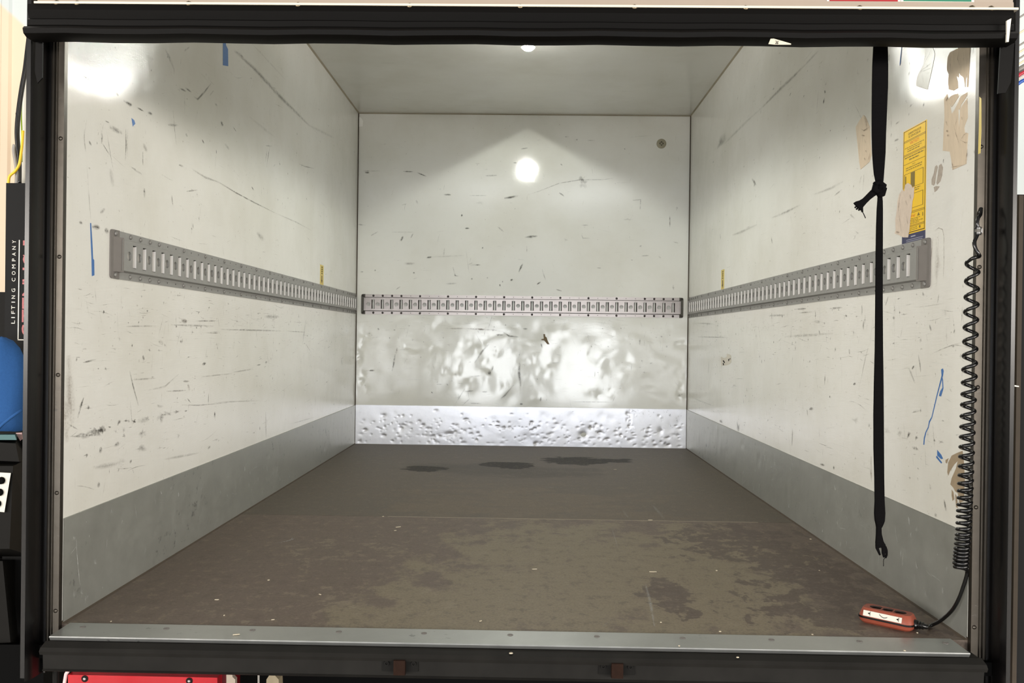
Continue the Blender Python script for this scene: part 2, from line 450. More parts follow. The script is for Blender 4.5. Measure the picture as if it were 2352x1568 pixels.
class MB:
    """collects geometry in world space, then links it as ONE mesh object"""

    def __init__(self):
        self.v, self.f, self.a, self.m2 = [], [], [], set()

    def add(self, vs, fs, a=None):
        k = len(self.v)
        self.v += [Vector(p) for p in vs]
        self.f += [tuple(i + k for i in f) for f in fs]
        self.a += list(a) if a is not None else [1.0] * len(vs)
        return self

    def box(self, x0, x1, y0, y1, z0, z1):
        vs = [(x, y, z) for x in (x0, x1) for y in (y0, y1) for z in (z0, z1)]
        return self.add(vs, [(0, 1, 3, 2), (4, 6, 7, 5), (0, 4, 5, 1), (2, 3, 7, 6), (0, 2, 6, 4), (1, 5, 7, 3)])

    def hexa(self, a, b):
        """two matching quads a and b joined into a solid"""
        return self.add(list(a) + list(b), [(3, 2, 1, 0), (4, 5, 6, 7), (0, 1, 5, 4), (1, 2, 6, 5), (2, 3, 7, 6), (3, 0, 4, 7)])

    def tube(self, pts, r, n=8, cap=True):
        pts = [Vector(p) for p in pts]
        rs = r if isinstance(r, (list, tuple)) else [r] * len(pts)
        vs, fs = [], []
        t0 = (pts[1] - pts[0]).normalized()
        nrm = t0.orthogonal().normalized()
        for i, p in enumerate(pts):
            t = (pts[min(i + 1, len(pts) - 1)] - pts[max(i - 1, 0)]).normalized()
            nrm = (nrm - t * nrm.dot(t)).normalized()
            b = t.cross(nrm)
            for j in range(n):
                an = 2 * math.pi * j / n
                vs.append(p + (nrm * math.cos(an) + b * math.sin(an)) * rs[i])
        for i in range(len(pts) - 1):
            for j in range(n):
                fs.append((i * n + j, i * n + (j + 1) % n, (i + 1) * n + (j + 1) % n, (i + 1) * n + j))
        if cap:
            fs.append(tuple(range(n - 1, -1, -1)))
            fs.append(tuple((len(pts) - 1) * n + j for j in range(n)))
        return self.add(vs, fs)

    def ribbon(self, pts, hw, ht, side, n=10):
        """flattened tube: half widths hw along the vector `side`, half thickness ht across"""
        vs, fs = [], []
        for i, p in enumerate(pts):
            p = Vector(p)
            t = (Vector(pts[min(i + 1, len(pts) - 1)]) - Vector(pts[max(i - 1, 0)])).normalized()
            s = Vector(side)
            s = (s - t * s.dot(t)).normalized()
            b = t.cross(s)
            for j in range(n):
                an = 2 * math.pi * j / n
                c, q = math.cos(an), math.sin(an)
                c = math.copysign(abs(c) ** 0.6, c)
                q = math.copysign(abs(q) ** 0.8, q)
                vs.append(p + s * (c * hw[i]) + b * (q * (ht[i] if isinstance(ht, (list, tuple)) else ht)))
        for i in range(len(pts) - 1):
            for j in range(n):
                fs.append((i * n + j, i * n + (j + 1) % n, (i + 1) * n + (j + 1) % n, (i + 1) * n + j))
        fs.append(tuple(range(n - 1, -1, -1)))
        fs.append(tuple((len(pts) - 1) * n + j for j in range(n)))
        return self.add(vs, fs)

    def lathe(self, prof, axis, origin, n=16):
        """prof = [(radius, height along axis)]"""
        ax = Vector(axis).normalized()
        e1 = ax.orthogonal().normalized()
        e2 = ax.cross(e1)
        vs, fs = [], []
        for r, h in prof:
            for j in range(n):
                an = 2 * math.pi * j / n
                vs.append(Vector(origin) + ax * h + (e1 * math.cos(an) + e2 * math.sin(an)) * r)
        for i in range(len(prof) - 1):
            for j in range(n):
                fs.append((i * n + j, i * n + (j + 1) % n, (i + 1) * n + (j + 1) % n, (i + 1) * n + j))
        fs.append(tuple(range(n - 1, -1, -1)))
        fs.append(tuple((len(prof) - 1) * n + j for j in range(n)))
        return self.add(vs, fs)

    def extrude(self, prof, a, b):
        """profile points (list of Vectors relative) swept from a to b"""
        n = len(prof)
        vs = [Vector(a) + Vector(p) for p in prof] + [Vector(b) + Vector(p) for p in prof]
        fs = [(j, (j + 1) % n, n + (j + 1) % n, n + j) for j in range(n)]
        fs += [tuple(range(n - 1, -1, -1)), tuple(range(n, 2 * n))]
        return self.add(vs, fs)

    def poly(self, pts, depth):
        """flat polygon with thickness along `depth` (a vector): works for concave outlines"""
        pts = [Vector(p) for p in pts]
        d = Vector(depth)
        n = len(pts)
        tris = tessellate_polygon([pts])
        vs = pts + [p + d for p in pts]
        fs = [tuple(t) for t in tris] + [tuple(i + n for i in reversed(t)) for t in tris]
        fs += [(j, (j + 1) % n, n + (j + 1) % n, n + j) for j in range(n)]
        return self.add(vs, fs)

    def build(self, name, mat, parent=None, smooth=False, alpha=False, fix=True, mat2=None, **tags):
        me = bpy.data.meshes.new(name)
        vs = self.v
        inv = None
        if parent is not None:
            inv = ROOT.get(parent.name)
        if inv is not None:
            vs = [inv @ p for p in vs]
        me.from_pydata([tuple(p) for p in vs], [], self.f)
        if alpha:
            at = me.attributes.new('a', 'FLOAT', 'POINT')
            at.data.foreach_set('value', self.a)
        elif fix:
            import bmesh
            bm = bmesh.new()
            bm.from_mesh(me)
            bmesh.ops.recalc_face_normals(bm, faces=bm.faces)
            bm.to_mesh(me)
            bm.free()
        me.materials.append(mat)
        if mat2 is not None:
            me.materials.append(mat2)
            for i_ in self.m2:
                me.polygons[i_].material_index = 1
        if smooth:
            me.shade_smooth()
            if smooth != True:
                me.set_sharp_from_angle(angle=math.radians(smooth))
        me.update()
        o = bpy.data.objects.new(name, me)
        COL.objects.link(o)
        if parent is not None:
            o.parent = parent
            ROOT[o.name] = inv if inv is not None else Matrix.Identity(4)
        else:
            ROOT[o.name] = Matrix.Identity(4)
        tag(o, **tags)
        return o


def cat(ps, sub=5):
    """Catmull-Rom smoothing of a path"""
    out = []
    for i in range(len(ps) - 1):
        p0, p1, p2, p3 = ps[max(i - 1, 0)], ps[i], ps[i + 1], ps[min(i + 2, len(ps) - 1)]
        for k_ in range(sub):
            t = k_ / sub
            out.append(0.5 * ((2 * p1) + (p2 - p0) * t + (2 * p0 - 5 * p1 + 4 * p2 - p3) * t * t + (3 * p1 - p0 - 3 * p2 + p3) * t ** 3))
    return out + [ps[-1]]


def place(mesh, name, world_matrix, parent):
    """a further object that shares mesh data, put under its thing"""
    o = bpy.data.objects.new(name, mesh)
    COL.objects.link(o)
    o.parent = parent
    o.matrix_local = ROOT[parent.name] @ world_matrix
    return o


def frame(origin, ex, ey):
    ex, ey = Vector(ex).normalized(), Vector(ey).normalized()
    m = Matrix((ex, ey, ex.cross(ey))).transposed().to_4x4()
    m.translation = Vector(origin)
    return m


_tc = {}


def text_geo(s):
    if s in _tc:
        return _tc[s]
    cu = bpy.data.curves.new('lettering', 'FONT')
    cu.body = s
    cu.resolution_u = 3
    o = bpy.data.objects.new('lettering', cu)
    COL.objects.link(o)
    bpy.context.view_layer.update()
    me = bpy.data.meshes.new_from_object(o.evaluated_get(bpy.context.evaluated_depsgraph_get()))
    vs = np.array([v.co[:2] for v in me.vertices])
    fs = [tuple(p.vertices) for p in me.polygons]
    bpy.data.objects.remove(o)
    bpy.data.curves.remove(cu)
    bpy.data.meshes.remove(me)
    mn, mx = vs.min(0), vs.max(0)
    _tc[s] = ((vs - mn) / (mx - mn), fs)
    return _tc[s]


def text(mb, s, fr, x0, x1, y0, y1, off=0.0004):
    vs, fs = text_geo(s)
    mb.add([fr @ Vector((x0 + a * (x1 - x0), y0 + b * (y1 - y0), off)) for a, b in vs], fs)


def rect(mb, fr, x0, x1, y0, y1, off=0.0004):
    mb.add([fr @ Vector(p) for p in ((x0, y0, off), (x1, y0, off), (x1, y1, off), (x0, y1, off))], [(0, 1, 2, 3)])


# ------------------------------------------------------------------ the box: floor, walls, ceiling
T = 0.045
SEAM_Y = 1.055
fl = thing('floor', 'brown plywood cargo floor in two sheets with worn and wet patches', None, (0, 0, 0), kind='structure')
MB().box(-HW - T, HW + T, 0.0, SEAM_Y - 0.001, -0.03, 0.0).build('floor_panel', M['floor_front'], fl)
MB().box(-HW - T, HW + T, SEAM_Y + 0.001, L + T, -0.03, 0.0).build('floor_panel', M['floor_back'], fl)
MB().box(-0.42, 0.78, SEAM_Y - 0.002, SEAM_Y + 0.002, -0.02, 0.0004).build('joint_strip', simple('joint_filler', srgb(150, 140, 124), 0.6), fl)


def grid(mb, o, ex, ey, nx, ny, disp=None, nrm=None):
    o, ex, ey = Vector(o), Vector(ex), Vector(ey)
    a = np.linspace(0, 1, nx + 1)
    b = np.linspace(0, 1, ny + 1)
    D = disp(a, b) if disp else np.zeros((ny + 1, nx + 1))
    nrm = Vector(nrm) if nrm is not None else Vector()
    vs = [o + ex * float(a[i]) + ey * float(b[j]) + nrm * float(D[j, i]) for j in range(ny + 1) for i in range(nx + 1)]
    fs = [(j * (nx + 1) + i, j * (nx + 1) + i + 1, (j + 1) * (nx + 1) + i + 1, (j + 1) * (nx + 1) + i) for j in range(ny) for i in range(nx)]
    mb.add(vs, fs)


def dents(wid, hei, items):
    """items: (s, t, radius_s, radius_t, depth) in metres"""
    def f(a, b):
        S, Tt = np.meshgrid(a * wid, b * hei)
        D = np.zeros_like(S)
        for s, t, rs, rt, d in items:
            D += d * np.exp(-(((S - s) / rs) ** 2 + ((Tt - t) / rt) ** 2))
        e = np.minimum.reduce([S, wid - S, Tt, hei - Tt])
        return D * np.clip(e / 0.004, 0, 1)
    return f


rng = random.Random(11)
# back wall: bulged and dented below the rail
items = []
for i in range(380):
    t = rng.triangular(0.23, 0.72, 0.45)
    r = rng.choice((rng.uniform(0.010, 0.022), rng.uniform(0.016, 0.05)))
    items.append((rng.uniform(0.02, 2 * HW - 0.02), t, r * rng.uniform(0.7, 1.4), r, rng.uniform(-0.0010, 0.0009) * (r / 0.03)))
for i in range(26):
    items.append((rng.choice((rng.uniform(0.01, 0.07), 2 * HW - rng.uniform(0.01, 0.07))), rng.uniform(0.25, 0.7), 0.012, 0.018, rng.uniform(-0.003, 0.0)))
mb = MB()
grid(mb, (-HW, L, 0), (2 * HW, 0, 0), (0, 0, H), 300, 300, dents(2 * HW, H, items), (0, -1, 0))
wb = mb.build('wall_back', M['wall_x'], smooth=True, fix=False, kind='structure', label='white dented back wall of the cargo box')
MB().box(-HW - T, HW + T, L + 0.008, L + T, -0.03, H + T).build('wall_core', M['cream'], wb)
wl = MB().box(-HW - T, -HW, 0.0, L + T, -0.03, H + T).build('wall_left', M['wall_y'], kind='structure', label='white scuffed left wall of the cargo box')
wr = MB().box(HW, HW + T, 0.0, L + T, -0.03, H + T).build('wall_right', M['wall_y'], kind='structure', label='white scuffed right wall of the cargo box')
ce = MB().box(-HW, HW, 0.0, L, H, H + T).build('ceiling', M['ceil'], kind='structure', label='glossy white ceiling of the cargo box')

# kick plates
items = []
for i in range(300):
    t = min(max(rng.gauss(0.075, 0.045), 0.012), ZK - 0.012)
    r = rng.uniform(0.003, 0.0085)
    items.append((rng.uniform(0.02, 2 * HW - 0.02), t, r * rng.uniform(0.8, 1.8), r, -rng.uniform(0.10, 0.26) * r))
for i in range(40):
    r = rng.uniform(0.012, 0.03)
    items.append((rng.uniform(0.03, 2 * HW - 0.03), rng.uniform(0.03, 0.18), r, r, -rng.uniform(0.02, 0.05) * r))
items += [(1.245, 0.065, 0.022, 0.016, -0.005), (0.52, 0.06, 0.03, 0.012, -0.003), (0.25, 0.085, 0.012, 0.02, -0.002), (1.66, 0.09, 0.014, 0.022, -0.0025)]
for k in range(14):
    items.append((1.49 + 0.012 * math.sin(k), 0.12 + k * 0.006, 0.005, 0.01, -0.0007))
mb = MB()
grid(mb, (-HW + 0.002, L - 0.0035, 0.001), (2 * HW - 0.004, 0, 0), (0, 0, ZK), 620, 74, dents(2 * HW, ZK, items), (0, -1, 0))
bb = mb.build('baseboard_back', M['kick_back'], smooth=True, fix=False, kind='structure', label='badly dented metal kick plate along the back wall, its reflected glare in the colour')
mb = MB()
mb.add([(-HW + 0.002, L - 0.0035, ZK + 0.001), (HW - 0.002, L - 0.0035, ZK + 0.001), (HW - 0.002, L, ZK + 0.002), (-HW + 0.002, L, ZK + 0.002)], [(0, 1, 2, 3)])
mb.build('plate_edge', M['kick_back'], bb)
for side, s in (('left', -1), ('right', 1)):
    items = []
    for i in range(44):
        r = rng.uniform(0.005, 0.016)
        items.append((rng.uniform(0.05, L - 0.05), rng.uniform(0.02, 0.19), r, r * rng.uniform(0.8, 2.2), -rng.uniform(0.06, 0.12) * r))
    for i in range(16):
        items.append((rng.uniform(2.0, 2.75), rng.uniform(0.08, 0.2), 0.02, 0.03, rng.uniform(-0.0011, 0.002)))
    mb = MB()
    if s < 0:
        grid(mb, (-HW + 0.0025, 0.0, 0.0), (0, L - 0.004, 0), (0, 0, ZK), 300, 24, dents(L, ZK, items), (1, 0, 0))
        mb.f = [tuple(reversed(f)) for f in mb.f]
    else:
        grid(mb, (HW - 0.0025, 0.0, 0.0), (0, L - 0.004, 0), (0, 0, ZK), 300, 24, dents(L, ZK, items), (-1, 0, 0))
    o = mb.build('baseboard_' + side, M['kick'], smooth=True, fix=False, kind='structure', label=f'grey sheet metal kick plate along the {side} wall')
    x0, x1 = (-HW, -HW + 0.0025) if s < 0 else (HW - 0.0025, HW)
    mb = MB()
    mb.add([(x0, 0, ZK + 0.0005), (x1, 0, ZK), (x1, L, ZK), (x0, L, ZK + 0.0005)], [(0, 1, 2, 3)])
    mb.build('plate_edge', M['kick'], o)

# corner seals
k = 1
for s in (-1, 1):
    MB().box(s * HW - 0.004, s * HW + 0.004, L - 0.007, L, 0, H).build(f'trim_{k}', M['seam'], kind='structure', label='brown dirty sealant in a back vertical corner')
    k += 1
    MB().extrude([Vector((0, 0, 0)), Vector((-s * 0.006, 0, 0)), Vector((0, 0, 0.006))], (s * HW, 0.0, 0.0), (s * HW, L, 0.0)).build(f'trim_{k}', M['seam'], kind='structure', label='brown dirt line between floor and side kick plate')
    k += 1
    MB().extrude([Vector((0, 0, 0)), Vector((-s * 0.006, 0, 0)), Vector((0, 0, -0.006))], (s * HW, 0.0, H), (s * HW, L, H)).build(f'trim_{k}', simple(f'grey_seal_{s}', srgb(150, 142, 124), 0.8, var=0.3, scale=12), kind='structure', label='grey seal between ceiling and side wall')
    k += 1
MB().box(-HW, HW, L - 0.005, L, H - 0.005, H).build(f'trim_{k}', simple('grey_seal_back', srgb(150, 142, 124), 0.8, var=0.3, scale=12), kind='structure', label='grey seal between ceiling and back wall')
k += 1

# ------------------------------------------------------------------ rear frame: posts, bumpers, sill
def rivet_mesh(name, r, h, mat):
    mb = MB().lathe([(r, -0.0002), (r, h * 0.35), (r * 0.75, h * 0.8), (r * 0.3, h)], (0, 0, 1), (0, 0, 0), 8)
    me = bpy.data.meshes.new(name)
    me.from_pydata([tuple(p) for p in mb.v], [], mb.f)
    me.materials.append(mat)
    me.shade_smooth()
    return me


RIV = rivet_mesh('rivet', 0.0042, 0.003, M['post'])
for s, (ua, ub) in ((-1, (118, 144)), (1, (2244.5, 2268))):
    # aluminium door post: an angle with two fine ribs, standing on the sill at the end of the side wall
    xi = s * HW
    xo = onY(ua if s < 0 else ub, 800, -0.012).x
    w = abs(xo - xi)
    prof = [Vector((0, 0.0, 0)), Vector((0, -0.012, 0)), Vector((s * w * 0.55, -0.013, 0)), Vector((s * w * 0.6, -0.016, 0)), Vector((s * w * 0.68, -0.016, 0)),
            Vector((s * w * 0.72, -0.013, 0)), Vector((s * w * 0.8, -0.013, 0)), Vector((s * w * 0.84, -0.018, 0)), Vector((s * w, -0.018, 0)), Vector((s * w, 0.0, 0))]
    o = MB().extrude(prof, (xi, 0, -0.05), (xi, 0, 1.62)).build(f'trim_{k}', M['post'], kind='structure', label=f'aluminium door post on the {"left" if s < 0 else "right"} of the opening')
    k += 1
    for z in np.arange(0.03, 1.3, 0.235):
        place(RIV, 'rivet', frame((xi + s * 0.006, -0.0122, z), (1, 0, 0), (0, 0, 1)), o)

    # black rubber bumper column outside the post
    def cx(u, y=-0.05): return onY(u, 800, y).x
    edge = sorted([cx(54 if s < 0 else 2331), xo], key=lambda q: s * q)   # inner first
    xin, xout = edge[0], edge[1]
    w = abs(xout - xin)
    prof = [(0, 0.0), (0, -0.022), (0.10, -0.022), (0.16, -0.018), (0.22, -0.018), (0.26, -0.046), (0.34, -0.060), (0.46, -0.066), (0.56, -0.060), (0.62, -0.048), (0.68, -0.046),
            (0.72, -0.050), (1.0, -0.050), (1.0, 0.02)]
    prof = [Vector((s * w * a, b, 0)) for a, b in prof]
    bot = onY(90, 1558, -0.05).z if s < 0 else -0.16
    o = MB().extrude(prof, (xin, 0, bot), (xin, 0, 1.45)).build(f'trim_{k}', M['rubber'], smooth=25, kind='structure', label=f'black rubber bumper column on the {"left" if s < 0 else "right"} of the opening')
    k += 1
    if s < 0:
        # torn rubber flap and split at the top of the left column
        pts = [onY(u, v, -0.064) for u, v in ((92, 70), (104, 78), (116, 90), (100, 98), (99, 180), (88, 192), (82, 165), (84, 100), (88, 78))]
        MB().poly(pts, (0, -0.003, 0)).build('torn_flap', M['rubber_h'], o)
    else:
        pts = [onY(u, v, -0.064) for u, v in ((2296, 110), (2328, 100), (2320, 190), (2308, 214), (2290, 216))]
        MB().poly(pts, (0, -0.003, 0)).build('torn_flap', M['rubber_h'], o)

# sill plate and black bumper below it
SX0, SX1 = -0.889, 0.868
o = MB().extrude([Vector((0, 0.0, 0)), Vector((0, 0.0, 0.0025)), Vector((0, -0.0735, 0.0016)), Vector((0, -0.0745, -0.0005)), Vector((0, -0.070, -0.008)), Vector((0, 0.0, -0.008))],
                 (SX0 + 0.004, 0, 0), (SX1, 0, 0)).build(f'trim_{k}', M['sill'], kind='structure', label='scratched aluminium sill plate along the front edge of the floor')
k += 1
SC = MB().lathe([(0.006, 0.0), (0.0058, 0.0006), (0.004, 0.0007), (0.0035, 0.0002)], (0, 0, 1), (0, 0, 0), 10)
me_sc = bpy.data.meshes.new('sill_screw')
me_sc.from_pydata([tuple(p) for p in SC.v], [], SC.f)
me_sc.materials.append(M['cap_grey'])
for u in (190, 382, 580, 778, 974, 1172, 1371, 1568, 1772, 1974, 2172):
    q = onF(u, 1440 + (u - 190) * 0.0185, 0.002)
    place(me_sc, 'sill_screw', Matrix.Translation((q.x, q.y, 0.0024)), o)
prof = [(-0.070, -0.009), (-0.078, -0.006), (-0.096, -0.012), (-0.101, -0.018), (-0.098, -0.025), (-0.088, -0.027), (-0.086, -0.056), (-0.090, -0.0585), (-0.086, -0.061), (-0.03, -0.061), (-0.03, -0.009)]
o = MB().extrude([Vector((0, a, b)) for a, b in prof], (SX0, 0, 0), (SX1 + 0.019, 0, 0)).build(f'trim_{k}', M['beam'], smooth=25, kind='structure', label='worn black bumper beam under the sill plate')
k += 1
# underside of the box
MB().box(-0.93, 1.2, 0.55, 0.62, -1.0, -0.06).build(f'trim_{k}', M['black'], kind='structure', label='added black backing sheet deep under the cargo floor')  # sheet added to paint the darkness under the truck
k += 1
MB().box(-0.96, 0.96, -0.03, 0.62, -0.058, -0.032).build(f'trim_{k}', M['black'], kind='structure', label='dark underside of the cargo floor')
k += 1

# ------------------------------------------------------------------ raised rear door with rubber seal
YD = -0.085
dr = thing('door_1', 'cream rear door raised overhead with a thick black rubber bottom seal', None, onY(1200, 20, YD), kind='structure')
a, b = onY(86, 13, YD), onY(2331, 28, YD)
exd = (b - a).normalized()
ezd = Vector((-exd.z, 0, exd.x))


def dpt(s, h, y): return a + exd * s + ezd * h + Vector((0, y - YD, 0))


WD = (b - a).length
pl, pr = 0.004, WD - 0.006
MB().hexa([dpt(pl, 0.004, YD - 0.004), dpt(pr, 0.004, YD - 0.004), dpt(pr, 0.42, YD - 0.004), dpt(pl, 0.42, YD - 0.004)],
          [dpt(pl, 0.004, YD + 0.02), dpt(pr, 0.004, YD + 0.02), dpt(pr, 0.42, YD + 0.02), dpt(pl, 0.42, YD + 0.02)]).build('door_panel', M['cream'], dr)
MB().hexa([dpt(pl, 0.005, YD - 0.007), dpt(pr, 0.005, YD - 0.007), dpt(pr, 0.016, YD - 0.006), dpt(pl, 0.016, YD - 0.006)],
          [dpt(pl, 0.005, YD - 0.004), dpt(pr, 0.005, YD - 0.004), dpt(pr, 0.016, YD - 0.004), dpt(pl, 0.016, YD - 0.004)]).build('screw_strip', M['cream'], dr)
MB().hexa([dpt(0, 0.0, YD - 0.012), dpt(WD, 0.0, YD - 0.012), dpt(WD, 0.004, YD - 0.012), dpt(0, 0.004, YD - 0.012)],
          [dpt(0, 0.0, YD + 0.02), dpt(WD, 0.0, YD + 0.02), dpt(WD, 0.004, YD + 0.02), dpt(0, 0.004, YD + 0.02)]).build('drip_lip', M['cream_hi'], dr)
# seal: profile between the lip and the lower edge, which sags a little to the left
lo0, lo1 = onY(70, 92, YD).z, onY(2330, 105, YD).z
segs = []
ns = 24
prof = [(0.0, 0.018), (0.0, -0.010), (0.18, -0.013), (0.40, -0.006), (0.46, -0.012), (0.62, -0.012), (0.70, -0.008), (0.72, -0.022), (0.80, -0.027), (0.93, -0.024), (1.0, -0.014), (1.0, 0.012)]
vsx, fsx = [], []
for i in range(ns + 1):
    s = -0.012 + (WD + 0.004) * i / ns
    top = dpt(s, -0.0005, YD)
    lo = lo0 + (lo1 - lo0) * i / ns + 0.0012 * math.sin(i * 1.9)
    for h, y in prof:
        vsx.append(Vector((top.x, YD + y, top.z + (lo - top.z) * h)))
n = len(prof)
for i in range(ns):
    for j in range(n):
        fsx.append((i * n + j, i * n + (j + 1) % n, (i + 1) * n + (j + 1) % n, (i + 1) * n + j))
fsx += [tuple(range(n)), tuple(range(ns * n, ns * n + n))]
MB().add(vsx, fsx).build('bottom_seal', M['rubber_h'], dr, smooth=25)
scr = rivet_mesh('door_screw', 0.0062, 0.005, M['screw'])
for u, v in ((131, 8), (178, 9), (434, 10), (685, 13), (941, 15), (1195, 17), (1457, 18), (1712, 20), (1974, 20), (2232, 20), (2276, 21)):
    place(scr, 'screw', frame(onY(u, v, YD - 0.006), (1, 0, 0), (0, 0, 1)), dr)
pts = [onY(u, v, YD - 0.030) for u, v in ((2313, 47), (2323, 42), (2320, 68), (2317, 96), (2312, 96), (2313, 70))]
MB().poly(pts, (0, 0.004, 0)).build('end_clip', M['white_print'], dr)
# stickers on the door face, mostly above the picture edge
for nm, m_, ub, lab in (('door_sticker', M['red_print'], (1905, 2062), 'red and white sticker low on the cream door'), ('door_sticker', M['green_print'], (2075, 2231), 'green and white sticker low on the cream door')):
    p0, p1 = onY(ub[0] - 6, 10, YD - 0.0045), onY(ub[1] + 6, 12, YD - 0.0045)
    st = thing(nm, lab, 'sticker', p0)
    MB().hexa([p0, p1, p1 + Vector((0, 0, 0.13)), p0 + Vector((0, 0, 0.13))], [q + Vector((0, -0.0004, 0)) for q in (p0, p1, p1 + Vector((0, 0, 0.13)), p0 + Vector((0, 0, 0.13)))]).build('white_border', M['white_print'], st)
    p0, p1 = onY(ub[0], 2.5, YD - 0.005), onY(ub[1], 4.0, YD - 0.005)
    MB().hexa([p0, p1, p1 + Vector((0, 0, 0.12)), p0 + Vector((0, 0, 0.12))], [q + Vector((0, -0.0004, 0)) for q in (p0, p1, p1 + Vector((0, 0, 0.12)), p0 + Vector((0, 0, 0.12)))]).build('colour_field', m_, st)
# paper slip tucked into the seal
pts = [onY(u, v, YD - 0.032) for u, v in ((1765, 101), (1770, 89), (1777, 88.5), (1800, 95), (1817, 100), (1817, 102.5), (1780, 102.5))]
ps = MB().poly(pts, (0, 0.001, 0)).build('paper_slip', simple('aged_paper', srgb(196, 190, 172), 0.7), label='small white paper slip with a handwritten mark stuck to the door seal', category='paper')
mb = MB()
for q in (((1781, 94), (1785, 95), (1781, 101)), ((1784, 101), (1788, 94)), ((1785, 101), (1788, 99))):
    mb.tube([onY(u, v, YD - 0.0325) for u, v in q], 0.0005, 4)
mb.build('ink_mark', M['black'], ps)

# ------------------------------------------------------------------ cargo rails
BOLT = rivet_mesh('bolt', 0.0054, 0.0042, M['bolt'])
BOLTD = rivet_mesh('bolt', 0.0062, 0.0035, M['bolt_dark'])


